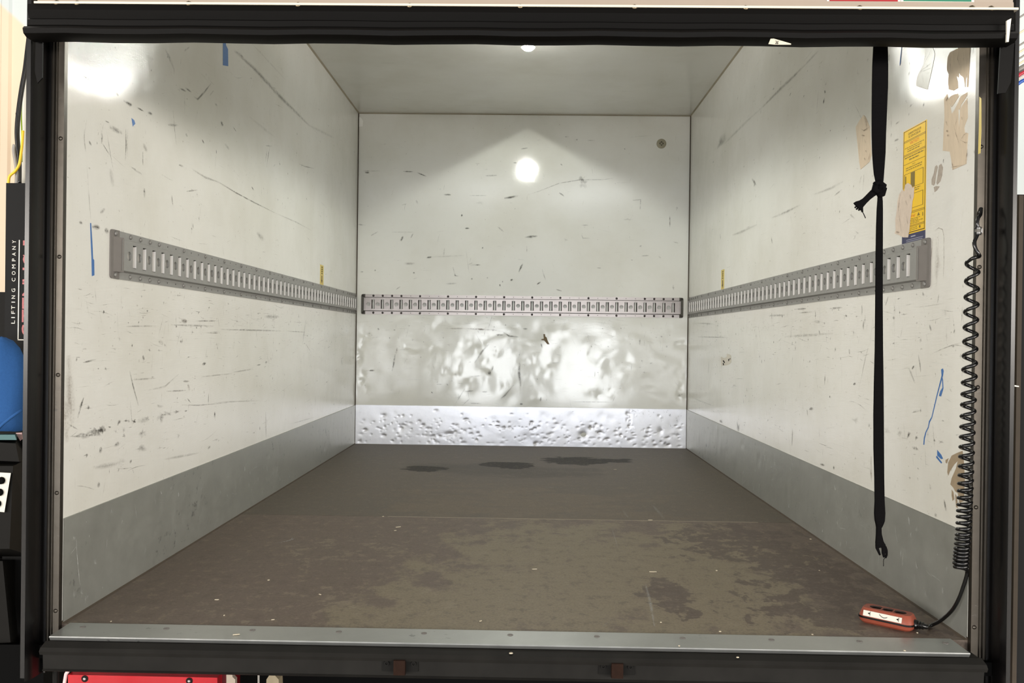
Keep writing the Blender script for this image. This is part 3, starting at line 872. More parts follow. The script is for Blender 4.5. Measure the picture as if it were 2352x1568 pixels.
def cargo_rail(label, P, s0, s1, slots, hole_side, caps, bolts, mat, capmat, boltmesh, tmat, skirt=False):
    """P(s, z, n) maps rail coordinates to the room; slots = list of s of slot centres"""
    root = thing('cargo_rail', label, 'cargo rail', P((s0 + s1) / 2, ZB, 0))
    zm = (ZT + ZB) / 2
    lip, hc = 0.0165, 0.0348
    N0, N1 = 0.0022, 0.0125
    mb = MB()
    pe = PITCH_E
    sw, sh, hr = 0.0085, 0.0262, 0.0105
    b0, b1 = s0 + (caps[0] - 0.006), s1 - (caps[1] - 0.006)

    def quad(sa, sb, za, na, zb, nb):
        mb.add([P(sa, za, na), P(sb, za, na), P(sb, zb, nb), P(sa, zb, nb)], [(0, 1, 2, 3)])
    for sg in (1, -1):
        zo, zi, zc = (ZT, ZT - lip, zm + hc) if sg > 0 else (ZB, ZB + lip, zm - hc)
        quad(b0, b1, zo, 0, zo, N0)
        quad(b0, b1, zo, N0, zi, N0)
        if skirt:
            mb.m2.add(len(mb.f))  # back rail: shade along the step is painted dark
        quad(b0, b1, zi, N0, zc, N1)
    cells = []
    for i, s in enumerate(slots):
        lo, hi = (s - 0.75 * pe, s + 0.25 * pe) if hole_side < 0 else (s - 0.25 * pe, s + 0.75 * pe)
        cells.append((lo, hi, s, s + hole_side * 0.5 * pe))
    first, last = cells[0][0], cells[-1][1]
    if first > b0:
        quad(b0, first, zm - hc, N1, zm + hc, N1)
    if last < b1:
        quad(last, b1, zm - hc, N1, zm + hc, N1)
    for idx, (lo, hi, sc, hcx) in enumerate(cells):
        lo, hi = max(lo, b0), min(hi, b1)
        outer = [(lo, zm - hc), (hi, zm - hc), (hi, zm + hc), (lo, zm + hc)]
        slot = [(sc - sw, zm - sh), (sc - sw, zm + sh), (sc + sw, zm + sh), (sc + sw, zm - sh)]
        loops = [outer]
        if sc + sw < hi:
            loops.append(slot)
        nh = 12
        has_hole = lo + hr < hcx < hi - hr
        circ = [(hcx + hr * math.cos(-2 * math.pi * j / nh), zm + hr * math.sin(-2 * math.pi * j / nh)) for j in range(nh)]
        if has_hole:
            loops.append(circ)
        flat = [q for l in loops for q in l]
        tris = tessellate_polygon([[Vector((q[0], q[1], 0)) for q in l] for l in loops])
        mb.add([P(q[0], q[1], N1) for q in flat], [tuple(t) for t in tris])
        if len(loops) > 1 and loops[1] is slot:
            for sx in (-1, 1):      # bent-in tongues on the long sides
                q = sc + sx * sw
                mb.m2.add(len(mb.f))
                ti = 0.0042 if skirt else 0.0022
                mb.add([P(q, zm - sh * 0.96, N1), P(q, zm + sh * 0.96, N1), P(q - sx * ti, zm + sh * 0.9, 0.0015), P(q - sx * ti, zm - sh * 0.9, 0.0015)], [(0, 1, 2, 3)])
        if has_hole:
            for j in range(nh):
                p, q = circ[j], circ[(j + 1) % nh]
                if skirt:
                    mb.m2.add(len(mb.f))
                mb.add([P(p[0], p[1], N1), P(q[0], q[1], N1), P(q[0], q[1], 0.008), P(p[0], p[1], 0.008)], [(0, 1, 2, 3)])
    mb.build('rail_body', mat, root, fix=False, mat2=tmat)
    # end caps: rounded plates stepped down to the wall
    for e, (ca, cb) in enumerate(((s0, s0 + caps[0]), (s1 - caps[1], s1))):
        mb = MB()
        r = 0.008
        out = []
        for (cs, cz, a0) in ((cb - r, ZT - r, 0), (ca + r, ZT - r, 90), (ca + r, ZB + r, 180), (cb - r, ZB + r, 270)):
            sq = (e == 0 and cs > ca + r * 1.01) or (e == 1 and cs < cb - r * 1.01)
            if sq:
                out.append((cb if e == 0 else ca, ZT + 0.0006 if cz > zm else ZB - 0.0006))
            else:
                for t in range(4):
                    an = math.radians(a0 + t * 30)
                    out.append((cs + r * math.cos(an), cz + r * math.sin(an)))
        n = len(out)
        mb.add([P(q[0], q[1], 0) for q in out] + [P(q[0], q[1], N0 + 0.0012) for q in out],
               [(j, (j + 1) % n, n + (j + 1) % n, n + j) for j in range(n)] + [tuple(range(n, 2 * n))])
        inn, far = (cb, ca + 0.012) if e == 0 else (ca, cb - 0.012)
        zz = (zm - hc - 0.004, zm + hc + 0.004)
        tp = [P(inn, zz[0], N1 + 0.001), P(inn, zz[1], N1 + 0.001), P(far, zz[1], N0 + 0.0012), P(far, zz[0], N0 + 0.0012)]
        bt = [P(inn, zz[0], 0.001), P(inn, zz[1], 0.001), P(far, zz[1], 0.001), P(far, zz[0], 0.001)]
        mb.hexa(tp, bt)
        cap = mb.build('end_cap', capmat, root)
        for zc in (ZT - lip / 2, ZB + lip / 2):
            place(boltmesh, 'bolt', frame(P((ca + cb) / 2, zc, N0 + 0.0012), P(1, 0, 0) - P(0, 0, 0), P(0, 1, 0) - P(0, 0, 0)) if False else bolt_frame(P, (ca + cb) / 2, zc, N0 + 0.0012), cap)
    bi = set(bolts)
    holes = MB()
    for i, s in enumerate(slots):
        for zc in (ZT - lip / 2, ZB + lip / 2):
            if i in bi:
                place(boltmesh, 'bolt', bolt_frame(P, s, zc, N0), root)
            else:
                holes.add([P(s + 0.0022 * math.cos(j * math.pi / 3), zc + 0.0022 * math.sin(j * math.pi / 3), N0 + 0.0002) for j in range(6)], [(0, 1, 2, 3, 4, 5)])
    holes.build('pilot_holes', M['hole'], root, fix=False, kind='stuff')
    return root


def bolt_frame(P, s, z, n):
    o = P(s, z, n)
    nz = (P(s, z, n + 1) - o).normalized()
    ey = Vector((0, 0, 1))
    ex = ey.cross(nz)
    return frame(o, ex, ey)


PL = lambda s, z, n: Vector((-HW + n, s, z))
PR = lambda s, z, n: Vector((HW - n, s, z))
PB = lambda s, z, n: Vector((s, L - n, z))
yL, yR = 0.2697, 0.2535
cargo_rail('long grey slotted cargo rail bolted along the left wall', PL, 0.176, 2.872, [yL + i * PITCH_E for i in range(51)], -1, (0.040, 0.030),
           [0, 1, 2, 3] + list(range(6, 46, 3)) + [47, 48, 49, 50], M['rail_grey'], M['cap_grey'], BOLT, M['tongue'])
cargo_rail('long grey slotted cargo rail on the right wall, partly behind the black strap', PR, 0.172, 2.872, [yR + i * PITCH_E for i in range(51)], 1, (0.040, 0.030),
           [0, 1, 2, 3] + list(range(6, 46, 3)) + [47, 48, 49, 50], M['rail_grey'], M['cap_grey'], BOLT, M['tongue'])
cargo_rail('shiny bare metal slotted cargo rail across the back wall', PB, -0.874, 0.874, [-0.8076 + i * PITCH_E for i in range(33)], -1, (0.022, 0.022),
           [0, 1, 2, 3] + list(range(5, 29, 3)) + [29, 30, 31, 32], M['rail_bare'], M['cap_dark'], BOLTD, M['slot_shade'], True)

# ------------------------------------------------------------------ ceiling lamp
LPOS = Vector((0.018, 1.72, H))
lp = thing('ceiling_lamp', 'brightly lit small round ceiling lamp in the cargo box', 'lamp', LPOS)
MB().lathe([(0.046, 0.0), (0.046, 0.006), (0.040, 0.010), (0.030, 0.012), (0.028, 0.044), (0.026, 0.0445)], (0, 0, -1), LPOS, 24).build('housing', M['lamp_body'], lp, smooth=30)
MB().lathe([(0.0265, 0.0442), (0.024, 0.0475), (0.017, 0.0535), (0.009, 0.057), (0.002, 0.058)], (0, 0, -1), LPOS, 24).build('lens', M['lens'], lp, smooth=True)
ld = bpy.data.lights.new('lamp_light', 'POINT')
ld.energy = 18
ld.shadow_soft_size = 0.015
ld.color = (0.97, 1.0, 0.92)
# the luminaire's own light distribution: a wide beam along the box, cut off sideways at 58 degrees from straight down
ld.use_nodes = True
lt = ld.node_tree
em = lt.nodes['Emission']
ltc = lt.nodes.new('ShaderNodeTexCoord')
lsx = lt.nodes.new('ShaderNodeSeparateXYZ')
lt.links.new(ltc.outputs['Normal'], lsx.inputs[0])


def lmath(op, a_, b_):
    x_ = lt.nodes.new('ShaderNodeMath')
    x_.operation = op
    for i_, v_ in enumerate((a_, b_)):
        if isinstance(v_, bpy.types.NodeSocket):
            lt.links.new(v_, x_.inputs[i_])
        else:
            x_.inputs[i_].default_value = v_
    return x_.outputs[0]


side = lmath('ABSOLUTE', lsx.outputs[0], 0.0)
down = lmath('MULTIPLY', lsx.outputs[2], -1.0)
ang = lmath('ARCTAN2', side, lmath('MAXIMUM', down, 0.0001))
lmr = lt.nodes.new('ShaderNodeMapRange')
lmr.interpolation_type = 'SMOOTHSTEP'
lmr.inputs['From Min'].default_value = math.radians(55)
lmr.inputs['From Max'].default_value = math.radians(67)
lmr.inputs['To Min'].default_value = 1.0
lmr.inputs['To Max'].default_value = 0.10
lt.links.new(ang, lmr.inputs['Value'])
upcut = lt.nodes.new('ShaderNodeMapRange')
upcut.inputs['From Min'].default_value = -0.05
upcut.inputs['From Max'].default_value = 0.10
lt.links.new(down, upcut.inputs['Value'])
lt.links.new(lmath('MULTIPLY', lmr.outputs[0], upcut.outputs[0]), em.inputs['Strength'])
lo_ = bpy.data.objects.new('lamp_light', ld)
COL.objects.link(lo_)
lo_.parent = lp
lo_.matrix_local = Matrix.Translation((0, 0, -0.075))

# ------------------------------------------------------------------ round vent, back wall
c = onB(1519, 330)
vt = thing('round_vent', 'small round grey vent near the top right of the back wall', 'vent', c)
MB().lathe([(0.0262, 0.0), (0.0262, 0.003), (0.024, 0.0045), (0.011, 0.005), (0.0105, 0.0038)], (0, -1, 0), c, 24).build('vent_disc', M['vent'], vt, smooth=30)
mb = MB()
for i in range(8):
    an = i * math.pi / 4
    r = 0.0028 if i % 2 == 0 else 0.0014
    q = c + Vector((0.0085 * math.cos(an), -0.0053, 0.0085 * math.sin(an)))
    mb.lathe([(r, 0), (r, 0.0004)], (0, -1, 0), q, 8)
mb.build('vent_openings', M['black'], vt)

# ------------------------------------------------------------------ pull strap
YS = 0.015
def sp(u, v, y=YS): return onY(u, v, y)
PXM = (1.6705 + YS) / FPX
st = thing('pull_strap', 'long black webbing strap hanging knotted from the rear door', 'strap', sp(2020, 1285))
rows = [(60, 2006, 2039), (100, 2006, 2039), (150, 2003.5, 2040), (200, 2002.5, 2039.5), (260, 2002, 2037), (310, 2002, 2035), (350, 2003, 2034), (380, 2005, 2032), (400, 2007, 2030.5), (414, 2010, 2029.5), (425, 2012, 2028)]
top = [sp(2022.5, 60, -0.058) + Vector((0, 0, 0.035))]
ctr = top + [sp((l + r) / 2, v) for v, l, r in rows]
MB().ribbon(ctr, [0.015] + [(r - l) / 2 * PXM for v, l, r in rows], 0.0022, (1, 0, 0)).build('upper_webbing', M['strap'], st, smooth=40)
rows = [(445, 2014.5, 2027), (452, 2015.5, 2026.5), (462, 2015, 2027.5), (480, 2013.5, 2028), (520, 2012, 2028), (580, 2011, 2027.8), (700, 2010, 2027.6), (800, 2009, 2028.3), (880, 2007, 2029.5), (950, 2005.8, 2030),
        (1030, 2006, 2030.5), (1100, 2008, 2031), (1150, 2008.5, 2032), (1178, 2007.3, 2033.6), (1195, 2009, 2032), (1204, 2011.3, 2028), (1212, 2012.7, 2024), (1226, 2012, 2025), (1245, 2010.2, 2030), (1256, 2012, 2035)]
MB().ribbon([sp((l + r) / 2, v) for v, l, r in rows], [(r - l) / 2 * PXM for v, l, r in rows], [0.003] * 13 + [0.005, 0.006, 0.006, 0.005, 0.004, 0.004, 0.003], (1, 0, 0)).build('lower_webbing', M['strap'], st, smooth=40)
# knot: two interlocked lumps
mb = MB()
for (q, rr) in ((((2010, 424), (2020, 419), (2030, 427), (2027, 437), (2016, 441), (2009, 434), (2012, 425)), 0.0062), (((2013, 444), (2019, 434), (2026, 430), (2031, 433), (2027, 446), (2019, 447)), 0.0056)):
    mb.tube([sp(u, v, YS - 0.004 + 0.004 * math.sin(i * 2.2)) for i, (u, v) in enumerate(q)], rr, 8)
mb.lathe([(0.004, -0.009), (0.009, -0.004), (0.009, 0.004), (0.004, 0.009)], (0, 0, 1), sp(2020, 434), 10)
mb.build('knot', M['strap'], st, smooth=True)
tl = [(2016, 436, 9), (2004, 444, 8), (1994, 453, 7), (1986, 461, 7), (1979, 467, 8.5), (1973, 471, 11), (1969, 475, 12.5)]
MB().ribbon([sp(u, v) for u, v, w in tl], [w * PXM for u, v, w in tl], 0.003, (0.6, 0, -1)).build('loose_end', M['strap'], st, smooth=40)
mb = MB()
for (q, rr) in ((((1971, 468), (1965, 468.5), (1966, 470)), 0.0012), (((1969, 472), (1963.5, 477)), 0.002), (((1971, 476), (1967, 481)), 0.002), (((1976, 478), (1972, 483)), 0.002), (((1980, 476), (1980.5, 487)), 0.0022),
                (((1980, 484), (1984, 492), (1988, 501)), 0.0009)):
    mb.tube([sp(u, v) for u, v in q], rr * 0.9, 6)
mb.build('frayed_end', M['strap'], st)
mb = MB()
mb.ribbon([sp(2014, 1250), sp(2014.5, 1258), sp(2018, 1266), sp(2021, 1274)], [0.0032, 0.0032, 0.0026, 0.0018], 0.002, (1, 0, 0))
mb.ribbon([sp(2028, 1250), sp(2030, 1260), sp(2029, 1270), sp(2031, 1279)], [0.005, 0.0048, 0.0035, 0.0024], 0.002, (1, 0, 0))
mb.ribbon([sp(2033, 1255), sp(2036, 1264), sp(2036.5, 1274), sp(2034, 1281)], [0.0026, 0.0026, 0.002, 0.0015], 0.002, (1, 0, 0))
mb.tube([sp(2034, 1280), sp(2030, 1284), sp(2029, 1290), sp(2029.5, 1297), sp(2029, 1300)], 0.0006, 5)
mb.build('frayed_end', M['strap'], st)

# ------------------------------------------------------------------ remote control with coiled cable
pa, pb = onF(1976, 1428), onF(2088, 1453)
exr = (pb - pa)
LR = exr.length
rz = math.atan2(exr.y, exr.x)
WR, HR = 0.046, 0.031
eyr = Vector((-math.sin(rz), math.cos(rz), 0))
cen = (pa + pb) / 2 + eyr * (WR / 2)
rc = thing('remote_control', 'orange hand remote on the floor with three round buttons and a coiled black cable', 'remote control', (cen.x, cen.y, 0), rz)
RM = Matrix.Translation(Vector((cen.x, cen.y, 0))) @ Matrix.Rotation(rz, 4, 'Z')


def rrect(a, b, r, z, n=5):
    out = []
    for cx_, cy_, a0 in ((a - r, b - r, 0), (-a + r, b - r, 90), (-a + r, -b + r, 180), (a - r, -b + r, 270)):
        for t in range(n):
            an = math.radians(a0 + 90 * t / (n - 1))
            out.append(RM @ Vector((cx_ + r * math.cos(an), cy_ + r * math.sin(an), z)))
    return out


def loft(mb, loops, cap0=True, cap1=True):
    n = len(loops[0])
    vs = [p for l in loops for p in l]
    fs = []
    for i in range(len(loops) - 1):
        for j in range(n):
            fs.append((i * n + j, i * n + (j + 1) % n, (i + 1) * n + (j + 1) % n, (i + 1) * n + j))
    if cap0:
        fs.append(tuple(range(n - 1, -1, -1)))
    if cap1:
        fs.append(tuple((len(loops) - 1) * n + j for j in range(n)))
    mb.add(vs, fs)


ha, hb = LR / 2 + 0.006, WR / 2 + 0.003
mb = MB()
loft(mb, [rrect(ha - 0.006, hb - 0.006, 0.012, 0.0), rrect(ha - 0.002, hb - 0.002, 0.013, 0.004), rrect(ha, hb, 0.014, 0.0115)])
mb.build('lower_shell', M['orange'], rc, smooth=30)
mb = MB()
loft(mb, [rrect(ha + 0.001, hb + 0.001, 0.0145, 0.0112), rrect(ha + 0.001, hb + 0.001, 0.0145, 0.0148)])
mb.build('seam_band', M['rubber'], rc, smooth=30)
mb = MB()
LT, WT = ha - 0.007, hb - 0.009
loops = [rrect(ha - 0.0005, hb - 0.0005, 0.014, 0.0148), rrect(ha - 0.002, hb - 0.002, 0.0135, 0.020), rrect(ha - 0.005, hb - 0.0065, 0.012, 0.028), rrect(LT, WT, 0.010, HR)]
loft(mb, loops, False, False)
BR = 0.0135
cxs = (-LT + 0.024, 0.0, LT - 0.024)
tl_ = [loops[-1]] + [[RM @ Vector((q + BR * math.cos(-2 * math.pi * j / 20), BR * 0.82 * math.sin(-2 * math.pi * j / 20), HR)) for j in range(20)] for q in cxs]
flat = [p for l in tl_ for p in l]
tris = tessellate_polygon(tl_)
mb.add(flat, [tuple(t) for t in tris])
for hl in tl_[1:]:
    low = [p + Vector((0, 0, -0.006)) for p in hl]
    nn = len(hl)
    for j in range(nn):
        mb.m2.add(len(mb.f) + j)
    mb.add(hl + low, [(j, nn + j, nn + (j + 1) % nn, (j + 1) % nn) for j in range(nn)])
mb.build('upper_shell', M['orange'], rc, smooth=30, mat2=M['orange_dk'])
for q in cxs:
    mb = MB()
    ringo = [RM @ Vector((q + BR * 0.99 * math.cos(2 * math.pi * j / 20), BR * 0.81 * math.sin(2 * math.pi * j / 20), HR - 0.0055)) for j in range(20)]
    ringi = [RM @ Vector((q + BR * 0.6 * math.cos(2 * math.pi * j / 20), BR * 0.5 * math.sin(2 * math.pi * j / 20), HR - 0.0042)) for j in range(20)]
    loft(mb, [ringo, ringi], True, True)
    mb.build('button', M['orange_dk'], rc, smooth=30)
# white label on the slanted front face
za, ya, zb_, yb = 0.0165, -(hb - 0.0005), 0.0268, -(hb - 0.0058)
xa, xb = -ha + 0.012, ha - 0.020
cA = [Vector((xa, ya - 0.0006, za)), Vector((xb, ya - 0.0006, za)), Vector((xb, yb - 0.0018, zb_)), Vector((xa, yb - 0.0018, zb_))]
lab = MB().hexa([RM @ q for q in cA], [RM @ (q + Vector((0, 0.0004, -0.0001))) for q in cA]).build('label_strip', M['white_print'], rc)
frl = frame(RM @ (cA[0] + Vector((0, -0.0003, 0.0))), RM.to_3x3() @ Vector((1, 0, 0)), RM.to_3x3() @ (cA[3] - cA[0]))
wl_, hl_ = xb - xa, (cA[3] - cA[0]).length
mb = MB()
for fx, dirn in ((0.12, 1), (0.86, 1)):
    x0 = wl_ * fx
    mb.add([frl @ Vector(q) for q in ((x0, hl_ * 0.55, 0.0003), (x0 + 0.004, hl_ * 0.35, 0.0003), (x0 + 0.004, hl_ * 0.75, 0.0003))], [(0, 1, 2)])
    rect(mb, frl, x0 + 0.0045, x0 + 0.0052, hl_ * 0.15, hl_ * 0.95, 0.0003)
for i in range(8):
    t0, t1 = i / 8, (i + 1) / 8
    f = lambda t: (wl_ * 0.42 + t * 0.016, hl_ * (0.55 - 0.3 * math.sin(math.pi * t) + 0.25 * (1 - t) - 0.1))
    (xa_, ya_), (xb_, yb_) = f(t0), f(t1)
    mb.add([frl @ Vector(q) for q in ((xa_, ya_, 0.0003), (xb_, yb_, 0.0003), (xb_, yb_ + 0.0012, 0.0003), (xa_, ya_ + 0.0012, 0.0003))], [(0, 1, 2, 3)])
mb.build('printed_symbols', M['black'], lab, fix=False)
# strain relief
gl0 = RM @ Vector((ha - 0.002, 0.0, 0.013))
gdir = RM.to_3x3() @ Vector((1, 0, 0))
MB().lathe([(0.0095, 0), (0.0095, 0.006), (0.0075, 0.007), (0.0085, 0.011), (0.0065, 0.012), (0.0075, 0.017), (0.0055, 0.018), (0.005, 0.024)], gdir, gl0, 12).build('cable_gland', M['cable'], rc, smooth=30)
# cable: gland -> up to the coil -> helix -> clip on the post
YC = -0.022
coilv = [601.5, 642.6, 679.6, 713.8, 749.5, 782.3, 815.2, 846.7, 877, 904, 928, 954.6, 979, 1002.4, 1025.4, 1047.7, 1070, 1090.8, 1110, 1126.8, 1143, 1158.7, 1172.7, 1186, 1200.8, 1215, 1228, 1237.5, 1248.6, 1259.8, 1267.7, 1275.7, 1283.6, 1293, 1301]
vv = np.array(coilv)
axx = np.interp(vv, [601, 877, 1150, 1220, 1301], [2234, 2226, 2216, 2213, 2206])
px2m = (1.6705 + YC) / FPX
rad_px = np.interp(vv, [601, 877, 1200, 1301], [12.6, 13.2, 13.2, 13.6])
pts = []
SUB = 16
nt = len(vv)
for i in range(nt * SUB - SUB + 1):
    t = i / SUB
    v = float(np.interp(t, range(nt), vv))
    u = float(np.interp(t, range(nt), axx))
    r = float(np.interp(t, range(nt), rad_px)) * px2m
    an = math.pi + 2 * math.pi * t           # leftmost at each listed height
    q = onY(u, v, YC)
    pts.append(q + Vector((r * math.cos(an), -r * math.sin(an), 0)))
head = [onY(2253, 478, -0.012), onY(2252, 492, -0.018), onY(2247, 500, -0.024), onY(2244.5, 512, -0.026), onY(2246, 524, -0.026), onY(2246, 536, -0.026), onY(2241, 548, -0.03), onY(2237.5, 558, -0.034), onY(2241, 572, -0.036), onY(2248, 584, -0.036), onY(2243, 590, -0.04)]
MB().tube(cat(head[:-1] + [onY(2249, 589, -0.028), onY(2236, 592, -0.034), pts[0]]) + pts[1:], 0.0036, 8).build('coiled_cable', M['cable'], rc, smooth=True)
g1 = gl0 + gdir * 0.022
tail = [pts[-1], onY(2217, 1306, -0.02), onY(2221, 1312, -0.012), onY(2220, 1322, -0.008), onY(2213, 1345, 0.0), onY(2202, 1375, 0.012), onY(2186, 1402, 0.03), onY(2160, 1425, 0.055), onY(2138, 1437, 0.07)]
tail[-1].z = max(tail[-1].z, 0.0045)
tail += [Vector(((tail[-1].x + g1.x) / 2, (tail[-1].y + g1.y) / 2, 0.006)), g1]
MB().tube(cat([Vector(p) for p in tail]), 0.0037, 8).build('straight_cable', M['cable'], rc, smooth=True)
# clip that holds the cable on the post
c = onY(2246, 530, -0.026)
cl = thing('cable_clip', 'small black and grey clip holding the coiled cable to the right post', 'clip', c)
MB().lathe([(0.0062, -0.008), (0.0066, -0.006), (0.0066, -0.003), (0.0052, -0.003)], (0, 0, 1), c, 12).build('lower_ring', M['cable'], cl)
MB().lathe([(0.0056, -0.003), (0.0058, 0.003)], (0, 0, 1), c, 12).build('grey_sleeve', simple('clip_grey', srgb(92, 90, 84), 0.6), cl)
MB().lathe([(0.0052, 0.003), (0.0064, 0.003), (0.0064, 0.006), (0.0060, 0.0075)], (0, 0, 1), c, 12).build('upper_ring', M['cable'], cl)
MB().box(c.x, HW + 0.004, -0.026, -0.0115, c.z - 0.004, c.z + 0.005).build('bracket', M['cable'], cl)

# ------------------------------------------------------------------ yellow instruction sticker on the right wall
yf, yn = onR(2074.5, 400).y, onR(2127.5, 400).y
zt_ = 0.5 * (onR(2075, 304).z + onR(2128, 275).z)
zb2 = ZT - 0.012
Ws, Hs = yf - yn, zt_ - zb2
frs = frame((HW - 0.0003, yf, zt_), (0, -1, 0), (0, 0, 1))
sk = thing('instruction_sticker', 'tall yellow instruction sticker with a navy foot above the right rail', 'sticker', (HW, (yf + yn) / 2, zb2))


def srect(mb, x0, x1, f0, f1, off): rect(mb, frs, x0 * Ws, x1 * Ws, -f1 * Hs, -f0 * Hs, off)


def sbox(name, x0, x1, f0, f1, n0, n1, mat):
    mb = MB()
    A = [frs @ Vector(q) for q in ((x0 * Ws, -f1 * Hs, n0), (x1 * Ws, -f1 * Hs, n0), (x1 * Ws, -f0 * Hs, n0), (x0 * Ws, -f0 * Hs, n0))]
    B = [frs @ Vector(q) for q in ((x0 * Ws, -f1 * Hs, n1), (x1 * Ws, -f1 * Hs, n1), (x1 * Ws, -f0 * Hs, n1), (x0 * Ws, -f0 * Hs, n1))]
    return mb.hexa(A, B).build(name, mat, sk)


sbox('yellow_sheet', 0, 1, 0, 0.885, 0.0, 0.0005, M['yellow'])
sbox('navy_foot', 0, 1, 0.885, 1.0, 0.0, 0.0005, M['navy'])
mb = MB()
O1 = 0.0007
lines = []
for (x0, x1, f0, f1) in ((0.02, 0.98, 0.006, 0.011), (0.02, 0.04, 0.006, 0.875), (0.96, 0.98, 0.006, 0.875), (0.02, 0.98, 0.868, 0.875),
                         (0.04, 0.96, 0.090, 0.0935), (0.04, 0.96, 0.100, 0.1035), (0.04, 0.96, 0.207, 0.2105), (0.04, 0.96, 0.217, 0.2205), (0.04, 0.96, 0.288, 0.291),
                         (0.08, 0.9, 0.372, 0.375), (0.88, 0.9, 0.372, 0.50), (0.08, 0.9, 0.498, 0.501), (0.08, 0.1, 0.372, 0.50),
                         (0.2, 0.9, 0.555, 0.558), (0.88, 0.9, 0.555, 0.672), (0.2, 0.9, 0.672, 0.675), (0.04, 0.96, 0.700, 0.7035), (0.04, 0.96, 0.711, 0.7145), (0.04, 0.96, 0.815, 0.8185), (0.04, 0.96, 0.825, 0.8285)):
    srect(mb, x0, x1, f0, f1, O1)
mb.build('ruled_lines', M['brown_print'], sk, fix=False)
mb = MB()
text(mb, 'GARANTIVILLKOR', frs, 0.22 * Ws, 0.78 * Ws, -0.050 * Hs, -0.030 * Hs, O1)
text(mb, 'SE SERVICEBOK', frs, 0.24 * Ws, 0.76 * Ws, -0.076 * Hs, -0.057 * Hs, O1)
mb.build('heading_print', M['brown_print'], sk, fix=False)
mb = MB()
text(mb, 'VIKTIGT!', frs, 0.30 * Ws, 0.70 * Ws, -0.136 * Hs, -0.112 * Hs, O1)
text(mb, 'Varning!', frs, 0.2 * Ws, 0.58 * Ws, -0.752 * Hs, -0.728 * Hs, O1)
mb.build('red_print', M['orange_print'], sk, fix=False, kind='stuff')
mb = MB()   # lines of print too small to read
rg = random.Random(3)
for f, x0, x1, hgt in ((0.150, 0.08, 0.92, 0.007), (0.166, 0.2, 0.8, 0.007), (0.182, 0.2, 0.72, 0.009), (0.232, 0.08, 0.9, 0.011), (0.255, 0.28, 0.7, 0.011), (0.305, 0.42, 0.56, 0.005), (0.322, 0.14, 0.84, 0.008), (0.340, 0.14, 0.82, 0.008),
                       (0.512, 0.5, 0.78, 0.008), (0.528, 0.55, 0.72, 0.01), (0.762, 0.4, 0.78, 0.006), (0.775, 0.2, 0.7, 0.006), (0.787, 0.2, 0.9, 0.006), (0.800, 0.2, 0.75, 0.006), (0.838, 0.2, 0.66, 0.006), (0.852, 0.2, 0.7, 0.006)):
    x = x0
    while x < x1:
        w = rg.uniform(0.04, 0.13)
        srect(mb, x, min(x + w, x1), f, f + hgt * 0.8, O1)
        x += w + 0.018
mb.build('small_print', M['olive_print'], sk, fix=False, kind='stuff')
mb = MB()
srect(mb, 0.36, 0.54, 0.376, 0.497, O1)
srect(mb, 0.12, 0.16, 0.39, 0.497, O1)
tri = [frs @ Vector((x * Ws, -f * Hs, O1)) for x, f in ((0.66, 0.752), (0.78, 0.752), (0.72, 0.724))]
mb.add(tri, [(0, 1, 2)])
srect(mb, 0.88, 0.91, 0.735, 0.765, O1)
mb.lathe([(0.0035, O1), (0.0034, O1 + 0.0001)], (-1, 0, 0), frs @ Vector((0.78 * Ws, -0.845 * Hs, 0)), 8)
mb.build('diagrams', M['olive_print'], sk, fix=False, kind='stuff')
mb = MB()
srect(mb, 0.4, 0.6, 0.905, 0.914, O1)
for f, x1 in ((0.930, 0.92), (0.944, 0.9), (0.962, 0.5)):
    srect(mb, 0.2, x1, f, f + 0.004, O1)
mb.lathe([(0.003, O1), (0.0029, O1 + 0.0001)], (-1, 0, 0), frs @ Vector((0.64 * Ws, -0.972 * Hs, 0)), 10)
srect(mb, 0.7, 0.92, 0.968, 0.976, O1)
mb.build('pale_print', M['pale_print'], sk, fix=False)

# small yellow arrow labels above the side rails
for nm, on_, uu, vt_, vb_, ex, sx, lab_ in (('arrow_label', onL, (735, 743), 607, 654, (0, 1, 0), -1, 'small yellow arrow label above the left rail near the back'),
                                            ('arrow_label', onR, (1656.5, 1663.5), 618, 664, (0, -1, 0), 1, 'small yellow arrow label above the right rail near the back')):
    p0, p1 = on_(uu[0], (vt_ + vb_) / 2), on_(uu[1], (vt_ + vb_) / 2)
    zt3 = on_(uu[0] if sx < 0 else uu[1], vt_).z
    w = abs(p1.y - p0.y)
    h3 = zt3 - ZT + 0.001
    fr = frame((p0.x, p0.y, zt3), ex, (0, 0, 1))
    al = thing(nm, lab_, 'label', (p0.x, (p0.y + p1.y) / 2, ZT), group='yellow arrow labels over the side rails')
    A = [fr @ Vector(q) for q in ((0, -h3, 0), (w, -h3, 0), (w, 0, 0), (0, 0, 0))]
    B = [fr @ Vector(q) for q in ((0, -h3, 0.0004), (w, -h3, 0.0004), (w, 0, 0.0004), (0, 0, 0.0004))]
    MB().hexa(A, B).build('label_sheet', M['yellow_pale'], al)
    mb = MB()
    rect(mb, fr, w * 0.4, w * 0.6, -h3 * 0.78, -h3 * 0.53, 0.0006)
    mb.add([fr @ Vector(q) for q in ((w * 0.28, -h3 * 0.75, 0.0006), (w * 0.5, -h3 * 0.93, 0.0006), (w * 0.72, -h3 * 0.75, 0.0006))], [(0, 1, 2)])
    mb.build('printed_arrow', M['brown_print'], al, fix=False)
    mb = MB()
    for i in range(4):
        rect(mb, fr, w * 0.34, w * 0.66, -h3 * (0.14 + i * 0.105), -h3 * (0.075 + i * 0.105), 0.0006)
        rect(mb, fr, w * 0.44, w * 0.72, -h3 * (0.125 + i * 0.105), -h3 * (0.095 + i * 0.105), 0.0006)
    mb.build('printed_letters', M['olive_print'], al, fix=False)


